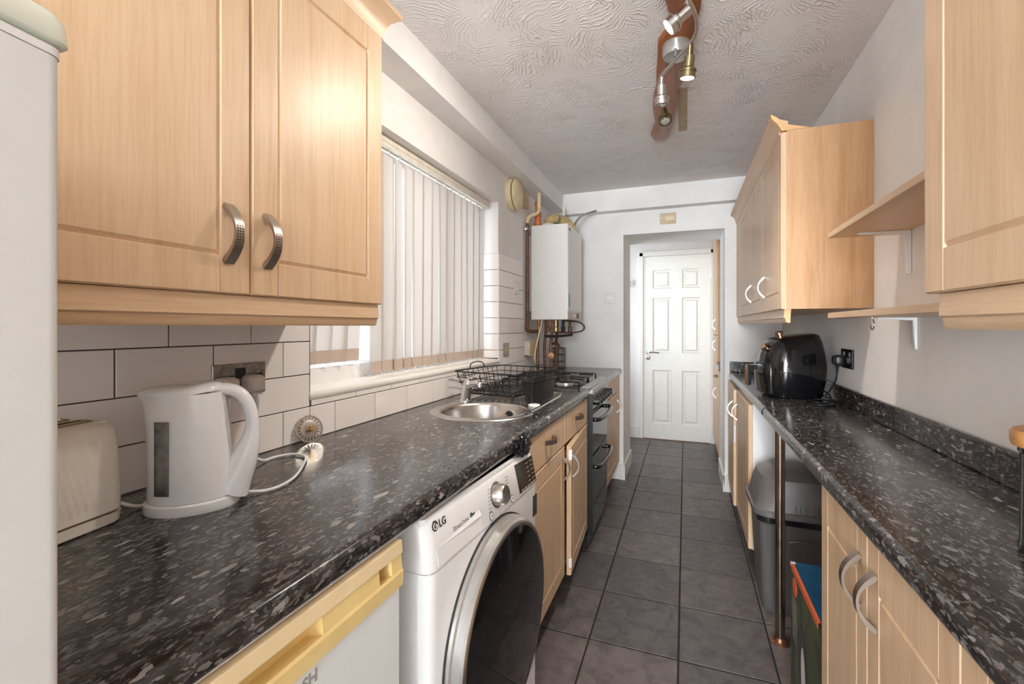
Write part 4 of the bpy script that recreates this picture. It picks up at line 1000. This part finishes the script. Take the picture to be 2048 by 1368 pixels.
MB().lathe([(.016, 0), (.016, .010), (.013, .016)], (.02, .137, .075), 'y', 16).build('dial', 'chrome', ts, smooth=40, local=True)
tcb = MB().tube(spline([(-.985, .515, .93), (-.955, .55, .906), (-.96, .59, .9045), (-1.0, .625, .9045), (-1.03, .68, .905), (-1.035, .76, .915), (-1.032, .792, .96), (-1.026, .793, 1.066)], 6), .0034, 8)
tag(tcb.build('toaster_cable', 'toaster_cream', smooth=60), 'cream toaster cable running behind the kettle to the socket', 'cable')
# double socket with two plugs
so_ = thing('double_socket', 'tarnished steel double socket on the metro tiles behind the kettle', 'socket', (WX, .843, 1.07))
box('plate', 'socket_steel', so_, WX - .001, WX + .007, .770, .917, 1.066, 1.147, (.002, 2))
box('switch_pair', 'black_satin', so_, WX + .006, WX + .010, .828, .856, 1.11, 1.135, (.001, 1))
for y in (.80, .885): box('outlet_face', 'black_satin', so_, WX + .006, WX + .0085, y - .022, y + .022, 1.072, 1.118, (.002, 1))
for lab, y in (('beige three-pin plug in the socket, toaster cable end, behind the kettle handle', .793), ('beige three-pin plug in the socket with the kettle cable hanging from it', .866)):
    pg = thing('plug', lab, 'plug', (WX + .01, y, 1.07))
    MB().loft([[(WX + x, y + a * k, 1.094 + c_ * k) for a, c_ in rrect(-.024, .024, -.023, .023, .012, 4)] for x, k in ((.008, .9), (.012, 1.0), (.030, .97), (.042, .82), (.046, .6))]).build('body', 'plug_grey', pg, smooth=50)
    MB().lathe([(.005, -.03), (.006, -.012), (.009, 0)], (WX + .028, y, 1.072), 'z', 10).build('cable_grip', 'plug_grey', pg, smooth=50)
# sink strainer leaning on the tiles
sn = thing('sink_strainer', 'round slotted steel sink strainer leaning against the tiles beside the kettle cable', 'strainer', (-1.035, 1.05, WT))
nrm = Vector((.90, -.32, .30)).normalized(); cc = Vector((-1.035, 1.052, .938))
u_ = nrm.orthogonal().normalized(); w_ = nrm.cross(u_); sl = MB()
sl.lathe_dir([(.026, -.001), (.026, .002), (.020, .003), (.010, .003)], cc, nrm, 28, True, True)
sl.lathe_dir([(.0355, -.001), (.0355, .002), (.040, .002), (.041, .0), (.040, -.002), (.0355, -.001)], cc, nrm, 28, False, False)
for k in range(20):
    a = 2 * PI * k / 20; dr_ = u_ * math.cos(a) + w_ * math.sin(a); tg = w_ * math.cos(a) - u_ * math.sin(a)
    q = [cc + nrm * .0018 + dr_ * r + tg * t for r, t in ((.025, -.0018), (.0365, -.0026), (.0365, .0026), (.025, .0018))]
    sl.add([tuple(p) for p in q] + [tuple(p - nrm * .0025) for p in q], [(0, 1, 2, 3), (4, 7, 6, 5), (0, 4, 5, 1), (1, 5, 6, 2), (2, 6, 7, 3), (3, 7, 4, 0)])
sl.build('disc', 'steel_brushed', sn, smooth=30)
MB().lathe_dir([(.006, 0), (.006, .012), (.009, .014), (.008, .02)], cc, nrm, 12).build('knob', 'brass', sn, smooth=40)
# air fryer: local -x is the front with the handle
af = thing('air_fryer', 'glossy black air fryer with rose gold knobs and drawer handle', 'air fryer', (.482, 2.59, WT - .001), math.radians(14))
def sup(x0, x1, hy, z, n=36, e=3.0, tilt=0):
    cx, a = (x0 + x1) / 2, (x1 - x0) / 2; out = []
    for k in range(n):
        t = 2 * PI * k / n; c, s_ = math.cos(t), math.sin(t)
        x = cx + a * math.copysign(abs(c) ** (2 / e), c); out.append((x, hy * math.copysign(abs(s_) ** (2 / e), s_), z + tilt * (x - cx)))
    return out
MB().loft([sup(-.112, .118, .112, 0), sup(-.118, .122, .118, .008), sup(-.130, .136, .130, .09), sup(-.133, .140, .133, .15), sup(-.124, .132, .128, .21, tilt=.02), sup(-.105, .120, .118, .262, tilt=.06), sup(-.085, .108, .106, .290, tilt=.12), sup(-.06, .09, .085, .298, tilt=.14)]).build('body', 'black_gloss', af, smooth=60, local=True)
MB().loft([sup(-.138, -.09, .085, .02), sup(-.145, -.09, .09, .10), sup(-.145, -.09, .09, .155), sup(-.141, -.09, .086, .165)]).build('drawer', 'black_gloss', af, smooth=50, local=True)
hn = MB().loft([[(x, y + dy, z) for dy, z in ((-.016, .130), (.016, .130), (.016, .152), (-.016, .152))] for x, y in ((-.135, 0), (-.205, 0))]); hn.prism([(-.205, .152), (-.190, .152), (-.186, .055), (-.196, .050), (-.205, .056)], 'y', -.016, .016)
ho = hn.build('handle', 'black_satin', af, local=True, bev=(.003, 2))
MB().prism([(-.2065, .150), (-.2045, .152), (-.2045, .058), (-.2065, .060)], 'y', -.0165, .0165).build('handle_trim', 'rose_gold', ho, local=True)
box('handle_trim_top', 'steel_brushed', ho, -.204, -.14, -.014, .014, .1515, .1535, local=True)
for c_, dr_ in (((-.108, -.01, .232), (-.86, 0, .5)), ((-.050, -.01, .288), (-.30, 0, .95))):
    MB().lathe_dir([(.014, -.006), (.014, .010), (.019, .012), (.019, .026), (.016, .029), (.004, .029)], c_, dr_, 20).build('knob', 'rose_gold', af, smooth=40, local=True)
MB().tube([p for p in sup(-.1315, .1385, .132, .125)], .0012, 4, True).build('seam', 'black_matt', af, local=True)
# its socket, plug and cable
rs = thing('double_socket', 'black double socket on the right wall behind the air fryer', 'socket', (RX, 2.352, 1.06))
box('plate', 'black_gloss', rs, RX - .007, RX + .001, 2.28, 2.427, 1.060, 1.143, (.002, 2))
for y in (2.315, 2.39): box('switch', 'black_satin', rs, RX - .011, RX - .006, y - .008, y + .008, 1.112, 1.13)
rp_ = thing('plug', 'black three-pin plug in the black wall socket', 'plug', (RX - .02, 2.39, 1.06))
MB().loft([[(RX - x, 2.39 + a * k, 1.092 + c_ * k) for a, c_ in rrect(-.024, .024, -.024, .024, .012, 4)] for x, k in ((.008, .9), (.012, 1.0), (.032, .97), (.044, .82), (.048, .6))]).build('body', 'black_satin', rp_, smooth=50)
MB().lathe([(.005, -.03), (.006, -.012), (.009, 0)], (RX - .03, 2.39, 1.070), 'z', 10).build('cable_grip', 'black_satin', rp_, smooth=50)
ac = MB().tube(spline([(RX - .03, 2.39, 1.045), (RX - .034, 2.40, 1.0), (RX - .05, 2.43, .95), (.575, 2.44, .91), (.53, 2.42, .904), (.50, 2.37, .9035), (.525, 2.31, .9035), (.58, 2.31, .9035), (.61, 2.36, .904), (.60, 2.42, .908), (.56, 2.45, .909), (.52, 2.41, .909), (.53, 2.35, .908), (.59, 2.36, .909), (.605, 2.42, .93), (.60, 2.46, .94), (.596, 2.49, .945), (.588, 2.52, .945)], 6), .0038, 8)
tag(ac.build('air_fryer_cable', 'black_satin', smooth=60), 'black cable coiled on the worktop between socket and air fryer', 'cable')
# storage canister at the near right
cn = thing('storage_canister', 'black metal storage canister with round wooden lid on the black worktop', 'canister', (.533, .905, WT - .001))
MB().lathe([(.060, 0), (.063, .004), (.063, .012), (.061, .015), (.0605, .150), (.063, .152), (.063, .158), (.061, .160)], (.533, .905, WT - .001), 'z', 36).build('tin', 'black_gloss', cn, smooth=40)
MB().lathe([(.060, .158), (.070, .162), (.0715, .168), (.0715, .180), (.068, .185)], (.533, .905, WT - .001), 'z', 36).build('lid', 'lid_wood', cn, smooth=40)

# ------------------------------------------------------------------ boiler corner
bo = thing('wall_boiler', 'white wall hung gas boiler with grey control strip in the corner', 'boiler', (-.9, 3.35, 1.285))
q0, q1, xb, xf_ = 3.125, 3.575, -1.035, -.768
box('casing', 'boiler_white', bo, xb, xf_, q0, q1, 1.288, 1.962, (.006, 3))
box('front_cover', 'boiler_white', bo, xf_ - .006, xf_ + .004, q0 + .004, q1 - .004, 1.350, 1.956, (.004, 2))
cs = box('control_strip', 'boiler_control', bo, xf_ - .006, xf_ + .004, q0 + .004, q1 - .004, 1.290, 1.345, (.002, 1))
box('mounting_plate', 'boiler_white', bo, WB, xb + .002, q0 + .05, q1 - .05, 1.35, 1.90)
for y, z, r in ((3.30, 1.318, .007), (3.34, 1.318, .008)): MB().lathe([(r, 0), (r, .008)], (xf_ + .002, y, z), 'x', 12).build('control_button', 'white_plastic', cs)
box('control_display', 'ink_dark', cs, xf_ + .003, xf_ + .0055, 3.40, 3.46, 1.300, 1.338)
box('sticker', 'sticker_teal', bo, xf_ + .003, xf_ + .0048, 3.145, 3.19, 1.375, 1.47)
box('badge', 'ink_dark', bo, xf_ + .003, xf_ + .005, 3.15, 3.20, 1.918, 1.935)
def pipe(name, lab, mat, pts, r, cat='pipe', n=5, seg=10):
    return tag(MB().tube(spline(pts, n), r, seg).build(name, mat, smooth=60), lab, cat)
fl = thing('boiler_flue', 'yellowed cream flue elbow on top of the boiler', 'flue', (-.9, 3.34, 1.96))
MB().tube(spline([(-.95, 3.27, 1.955), (-.95, 3.28, 2.0), (-.935, 3.30, 2.035), (-.90, 3.35, 2.05), (-.85, 3.42, 2.035), (-.82, 3.46, 1.99), (-.82, 3.47, 1.958)], 6), .036, 16).build('elbow', 'ochre', fl, smooth=60)
MB().lathe([(.050, 0), (.050, .035), (.044, .04)], (-.95, 3.27, 1.957), 'z', 18).build('collar', 'gloss_white', fl, smooth=40)
MB().lathe_dir([(.039, -.010), (.039, .010)], (-.905, 3.345, 2.048), (.6, .75, -.15), 18).build('clip_band', 'steel_brushed', fl, smooth=40)
pipe('waste_pipe', 'cream plastic waste pipe bending out of the boxing above the boiler', 'aged_cream_pipe', [(-.985, 3.16, 2.205), (-.985, 3.16, 2.12), (-.985, 3.155, 2.075), (-1.00, 3.135, 2.045), (-1.03, 3.105, 2.03), (-1.045, 3.085, 2.0), (-1.047, 3.08, 1.965)], .013)
pipe('riser_pipe', 'brown stained riser pipe running down the wall beside the boiler', 'pipe_brown', [(-1.047, 3.08, 1.972), (-1.047, 3.08, 1.8), (-1.047, 3.08, 1.5), (-1.047, 3.08, 1.25), (-1.045, 3.085, 1.215), (-1.03, 3.12, 1.205), (-1.01, 3.18, 1.205)], .013)
MB_ = MB().lathe_dir([(.012, 0), (.016, .005), (.016, .014), (.006, .02)], (-1.05, 3.055, 1.925), (.6, -.8, 0), 12)
tag(MB_.build('pipe_valve', 'chrome', smooth=40), 'small round chrome valve beside the riser pipe', 'valve')
tag(MB().lathe([(.024, 1.955), (.027, 1.99), (.023, 2.03), (.028, 2.045), (.028, 2.07), (.018, 2.085), (.018, 2.12), (.022, 2.125), (.022, 2.15), (.010, 2.155)], (-1.012, 3.212, 0), 'z', 14).build('air_vent', 'orange_pipe', smooth=40), 'rusty orange brass air vent fitting above the boiler', 'valve')
tag(MB().lathe([(.015, 1.96), (.015, 2.06), (.011, 2.062), (.011, 2.20)], (-.895, 3.52, 0), 'z', 12).build('pipe_stub', 'gloss_white', smooth=40), 'short white pipe stub between boiler top and boxing', 'pipe')
pipe('overflow_pipe', 'thin grey pipe passing from the boiler top into the end boxing', 'steel_brushed', [(-.82, 3.50, 1.965), (-.80, 3.53, 2.05), (-.77, 3.60, 2.115), (-.72, 3.66, 2.15), (-.67, 3.69, 2.17)], .010)
for i, (x, y, lab) in enumerate(((-1.00, 3.20, 'copper pipe under the boiler next to the tiles'), (-.965, 3.26, 'copper pipe dropping from the boiler behind the white cable'), (-.945, 3.36, 'copper gas pipe with a tee below the boiler'), (-.925, 3.43, 'copper pipe beside the wire basket'))):
    pipe('copper_pipe', lab, ('copper', 'pipe_brown')[i % 2], [(x, y, 1.292), (x, y, 1.2), (x - .01, y + .005, 1.10), (x - .008, y, 1.0), (x - .006, y, .899)], .0105 if i < 3 else .012)
vb_ = thing('boiler_valves', 'row of brass isolating valves hanging under the boiler', 'valve', (-.88, 3.35, 1.2))
for k, (x, y) in enumerate(((-.93, 3.20), (-.89, 3.27), (-.85, 3.33), (-.82, 3.42))):
    MB().lathe([(.010, 1.20), (.016, 1.205), (.016, 1.235), (.011, 1.24), (.011, 1.292)], (x, y, 0), 'z', 10).build('valve_body', ('pipe_brown', 'brass', 'black_matt', 'pipe_brown')[k], vb_, smooth=40)
MB().tube(spline([(-.96, 3.22, 1.17), (-.90, 3.27, 1.168), (-.84, 3.34, 1.172), (-.80, 3.40, 1.178)], 4), .010, 8).build('manifold', 'black_matt', vb_, smooth=60)
MB().tube(spline([(-.88, 3.29, 1.215), (-.88, 3.29, 1.185), (-.87, 3.30, 1.165)], 3), .008, 8).build('drain_link', 'pipe_brown', vb_, smooth=60)
pipe('filling_hose', 'brown flexible filling loop hose curving below the boiler', 'pipe_brown', [(-.86, 3.34, 1.285), (-.80, 3.40, 1.28), (-.755, 3.48, 1.27), (-.735, 3.53, 1.24), (-.745, 3.52, 1.21), (-.79, 3.46, 1.195), (-.85, 3.36, 1.195), (-.90, 3.27, 1.20)], .0065)
sw_ = thing('fused_spur', 'cream fused spur box on the wall under the boiler', 'socket', (WB, 3.13, 1.03))
box('back_box', 'switch_white', sw_, WB, WB + .035, 3.075, 3.185, 1.035, 1.135, (.003, 2)); box('face_plate', 'aged_ivory', sw_, WB + .034, WB + .042, 3.07, 3.19, 1.03, 1.14, (.003, 2))
pipe('boiler_cable', 'cream cable looping from the boiler down to the spur box', 'aged_cream_pipe', [(-.965, 3.17, 1.295), (-.975, 3.155, 1.22), (-.99, 3.12, 1.12), (-1.0, 3.10, 1.03), (-1.0, 3.11, .985), (-1.005, 3.14, .975), (-1.015, 3.16, 1.0), (-1.02, 3.16, 1.04)], .006)
# gate valve below
gv = thing('stop_valve', 'brass stop valve with tap handle on the pipes under the boiler', 'valve', (-.93, 3.38, 1.0))
MB().tube(spline([(-.955, 3.36, 1.10), (-.925, 3.385, 1.115), (-.905, 3.40, 1.10), (-.905, 3.41, 1.07), (-.925, 3.39, 1.04)], 4), .009, 8).build('bend', 'pipe_brown', gv, smooth=60)
MB().lathe_dir([(.009, 0), (.012, .01), (.012, .03), (.022, .032), (.022, .04)], (-.95, 3.34, 1.02), (.35, -.9, .1), 10).build('valve_wheel', 'copper', gv, smooth=40)
# wire basket
wbk = thing('wire_basket', 'small black wire utensil basket standing in the worktop corner', 'basket', (-.975, 3.66, WT))
g = MB(); x0, x1, y0, y1 = -1.02, -.925, 3.60, 3.69
for z in (.903, .955, 1.01, 1.065): g.tube([(x, y, z) for x, y in rrect(x0, x1, y0, y1, .008, 2)], .0026, 6, True)
for k in range(4):
    x = x0 + (x1 - x0) * k / 3
    for y in (y0, y1): g.tube([(x, y, .902), (x, y, 1.065)], .0022, 5)
for k in range(1, 3):
    y = y0 + (y1 - y0) * k / 3
    for x in (x0, x1): g.tube([(x, y, .902), (x, y, 1.065)], .0022, 5)
g.build('wire_frame', 'black_satin', wbk, smooth=60)
box('rusty_base', 'copper', wbk, x0, x1, y0, y1, WT - .0005, .908)
# fan cover, small block, switches
fa = thing('extractor_cover', 'yellowed round extractor fan cover high on the window wall', 'vent', (WB, 2.81, 2.1))
MB().lathe([(.100, 0), (.102, .02), (.098, .034)], (WB, 2.80, 2.098), 'x', 32).build('back_ring', 'aged_ivory', fa, smooth=40)
MB().lathe([(.03, .03), (.03, .045)], (WB, 2.80, 2.098), 'x', 16).build('stem', 'aged_ivory', fa)
MB().lathe([(.100, .044), (.103, .048), (.098, .056), (.06, .068), (.01, .073)], (WB, 2.80, 2.098), 'x', 32).build('front_disc', 'aged_ivory', fa, smooth=60)
tag(MB().box(WB, WB + .03, 3.045, 3.085, 2.075, 2.185).build('cable_clip_block', 'chime_beige', bev=(.003, 2)), 'small painted wood block between the fan cover and the boiler pipes', 'block')
s1 = thing('light_switch', 'white pull-out rocker switch on the tiles right of the window', 'switch', (WX, 2.88, 1.47))
box('plate', 'switch_white', s1, WX - .001, WX + .008, 2.838, 2.922, 1.458, 1.543, (.002, 2)); MB().prism([(WX + .006, 1.480), (WX + .020, 1.482), (WX + .011, 1.524), (WX + .006, 1.524)], 'y', 2.866, 2.894).build('rocker', 'gloss_white', s1)
s2 = thing('wall_switch', 'brass wall switch plate on the lower tiles beside the dish rack', 'switch', (WX, 2.695, 1.05))
box('plate', 'socket_steel', s2, WX - .001, WX + .006, 2.650, 2.738, 1.050, 1.137, (.002, 2)); box('rocker', 'brass', s2, WX + .005, WX + .010, 2.678, 2.712, 1.078, 1.112, (.001, 1))
s3 = thing('fused_switch', 'white fused switch plate on the end wall left of the doorway', 'switch', (-.578, EY, 1.43))
box('plate', 'switch_white', s3, -.622, -.535, EY - .009, EY + .001, 1.430, 1.517, (.003, 2)); box('rocker', 'gloss_white', s3, -.598, -.572, EY - .013, EY - .008, 1.456, 1.494, (.002, 1))
for x in (-.614, -.543): MB().lathe([(.003, 0), (.003, -.0015)], (x, EY - .0085, 1.473), 'y', 8).build('screw', 'brass', s3)
s4 = thing('blanking_plate', 'aged brass double switch plate above the doorway', 'switch', (-.127, EY, 2.045))
box('plate', 'chime_beige', s4, -.187, -.067, EY - .010, EY + .001, 2.043, 2.128, (.003, 2)); box('rocker', 'aged_ivory', s4, -.150, -.078, EY - .015, EY - .009, 2.066, 2.105, (.003, 2))
for x in (-.176, -.138): MB().lathe([(.006, 0), (.006, -.003)], (x, EY - .0095, 2.088), 'y', 10).build('screw', 'brass', s4)
s5 = thing('lobby_switch', 'small white switch with a hook on the far lobby wall', 'switch', (-.56, DY, 1.68))
box('plate', 'switch_white', s5, -.592, -.535, DY - .011, DY + .001, 1.69, 1.762, (.002, 2)); MB().tube(spline([(-.575, DY - .01, 1.735), (-.575, DY - .04, 1.73), (-.575, DY - .045, 1.70), (-.575, DY - .02, 1.68)], 4), .006, 8).build('coat_hook', 'chrome', s5, smooth=60)
# lobby units
tl = thing('tall_cabinet', 'tall beech larder cabinet in the lobby beside the white door', 'cabinet', (.44, 5.0, 0))
TF = .272
box('carcass', 'beech_side', tl, TF + .0205, .60, 4.77, 5.262, .1, 2.13)
box('plinth', 'black_matt', tl, TF + .05, TF + .06, 4.77, 5.262, -.001, .102)
d = door_front(tl, 'beech_vertical', TF, -1, 4.772, 5.26, 1.16, 2.128); bow(d, (TF, 4.82, 1.26), -1)
d = door_front(tl, 'beech_vertical', TF, -1, 4.772, 5.26, .105, 1.155); bow(d, (TF, 4.82, 1.06), -1)
lb = thing('base_cabinet', 'low beech drawer cabinet with dark top in the lobby', 'cabinet', (.44, 4.52, 0))
box('carcass', 'beech_side', lb, TF + .0205, .60, 4.285, 4.765, .1, .86); box('counter', 'granite', lb, TF - .005, .60, 4.285, 4.765, .86, .90, (.004, 2))
box('plinth', 'black_matt', lb, TF + .05, TF + .06, 4.285, 4.765, -.001, .102)
d = door_front(lb, 'beech_vertical', TF, -1, 4.287, 4.763, .72, .856, flat=True, name='drawer'); bow(d, (TF, 4.53, .79), -1, True)
d = door_front(lb, 'beech_vertical', TF, -1, 4.287, 4.763, .105, .715); bow(d, (TF, 4.70, .62), -1)

# ------------------------------------------------------------------ ceiling spotlight bar
lt = thing('spotlight_bar', 'four-lamp ceiling spotlight on a wavy wooden plank, two lamps lit', 'ceiling light', (-.05, 1.9, CZ))
Lr = [((-.062, 1.583), (.049, 1.625)), ((-.054, 1.642), (.047, 1.68)), ((-.045, 1.705), (.038, 1.736)), ((-.065, 1.762), (.032, 1.798)), ((-.097, 1.819), (.030, 1.867)), ((-.102, 1.894), (.029, 1.941)), ((-.105, 1.941), (.023, 1.987)), ((-.113, 2.012), (.010, 2.061)), ((-.117, 2.075), (-.010, 2.118)), ((-.120, 2.151), (-.029, 2.185)), ((-.139, 2.249), (-.038, 2.288)), ((-.149, 2.362), (-.042, 2.402)), ((-.149, 2.464), (-.052, 2.501)), ((-.146, 2.534), (-.062, 2.565)), ((-.161, 2.6), (-.075, 2.632)), ((-.181, 2.684), (-.088, 2.72)), ((-.168, 2.753), (-.110, 2.776))]
Lr = [((-.10, 1.33), (-.02, 1.33)), ((-.105, 1.38), (.0, 1.39)), ((-.09, 1.46), (.03, 1.48)), ((-.07, 1.53), (.045, 1.56))] + Lr
pk = MB(); rings = []
for (a, b2) in Lr:
    rings.append([(a[0], a[1], CZ), (a[0], a[1], CZ - .018), (a[0] + .004, a[1], CZ - .021), (b2[0] - .004, b2[1], CZ - .021), (b2[0], b2[1], CZ - .018), (b2[0], b2[1], CZ)])
pk.loft(rings).build('plank', 'plank_stain', lt, smooth=50)
MB().lathe([(.050, 0), (.050, -.03), (.046, -.046), (.02, -.048)], (-.032, 1.848, CZ - .020), 'z', 28).build('ceiling_rose', 'silver_panel', lt, smooth=40)
for x, y in ((-.045, 1.875), (-.015, 1.825)): MB().lathe([(.006, 0), (.006, -.006), (.003, -.008)], (x, y, CZ - .067), 'z', 10).build('rose_screw', 'chrome', lt, smooth=40)
MB().tube(spline([(-.06, 1.36, 2.235), (-.02, 1.43, 2.232), (.012, 1.50, 2.23), (.033, 1.585, 2.23), (.034, 1.66, 2.23), (.016, 1.72, 2.23), (-.032, 1.803, 2.23), (-.087, 1.902, 2.23), (-.10, 1.97, 2.232), (-.095, 2.06, 2.236), (-.09, 2.19, 2.238)], 6), .0065, 10).build('curved_bar', 'steel_brushed', lt, smooth=60)
MB().lathe([(.007, 2.24), (.007, 2.27)], (-.034, 1.806, 0), 'z', 10).build('bar_post', 'steel_brushed', lt)
heads = [((.005, 1.495, 2.228), (.003, 1.495, 2.20), (-.76, -.02, -.55), 'steel_brushed', 'bulb_lit', True), ((.016, 1.722, 2.228), (.013, 1.735, 2.185), (-.10, .16, -1), 'brass_dark', 'bulb_lit_warm', True),
         ((-.087, 1.905, 2.228), (-.088, 1.915, 2.19), (0, .22, -1), 'steel_brushed', 'bulb_off', False), ((-.09, 2.19, 2.236), (-.09, 2.185, 2.21), (.12, -.42, -.9), 'brass_dark', 'bulb_off', False)]
for j, k0, dr_, mt, bm2, lit in heads:
    d = Vector(dr_).normalized(); k0 = Vector(k0)
    h = MB().tube([j, tuple(k0)], .0075, 10); h.lathe_dir([(.008, -.012), (.018, -.008), (.018, .028), (.026, .034), (.027, .062), (.0235, .064), (.022, .052)], k0, d, 22, True, False)
    ho = h.build('spot_head', mt, lt, smooth=40)
    MB().lathe_dir([(.0225, .054), (.0215, .060), (.012, .064), (.001, .065)], k0, d, 22).build('bulb', bm2, ho, smooth=60)
    w2 = MB().lathe_dir([(.030, .040), (.030, .043), (.026, .043)], k0, d, 22, False, False); w2.build('lamp_collar', mt, ho, smooth=40)
    if lit:
        sd = bpy.data.lights.new('spot_lamp', 'SPOT'); sd.energy = 6; sd.color = (1.0, .92, .82); sd.spot_size = math.radians(120); sd.spot_blend = 1.0; sd.shadow_soft_size = .045
        sl_ = bpy.data.objects.new('spot_lamp', sd); COL.objects.link(sl_); sl_.location = k0 + d * .075; sl_.rotation_euler = d.to_track_quat('-Z', 'Y').to_euler()
pt = MB().box(-.034, .010, 2.235, 2.72, CZ - .0015, CZ + .001).build('paint_patch', 'strip_tan'); tag(pt, 'bare tan strip on the ceiling beside the light plank', 'ceiling patch')
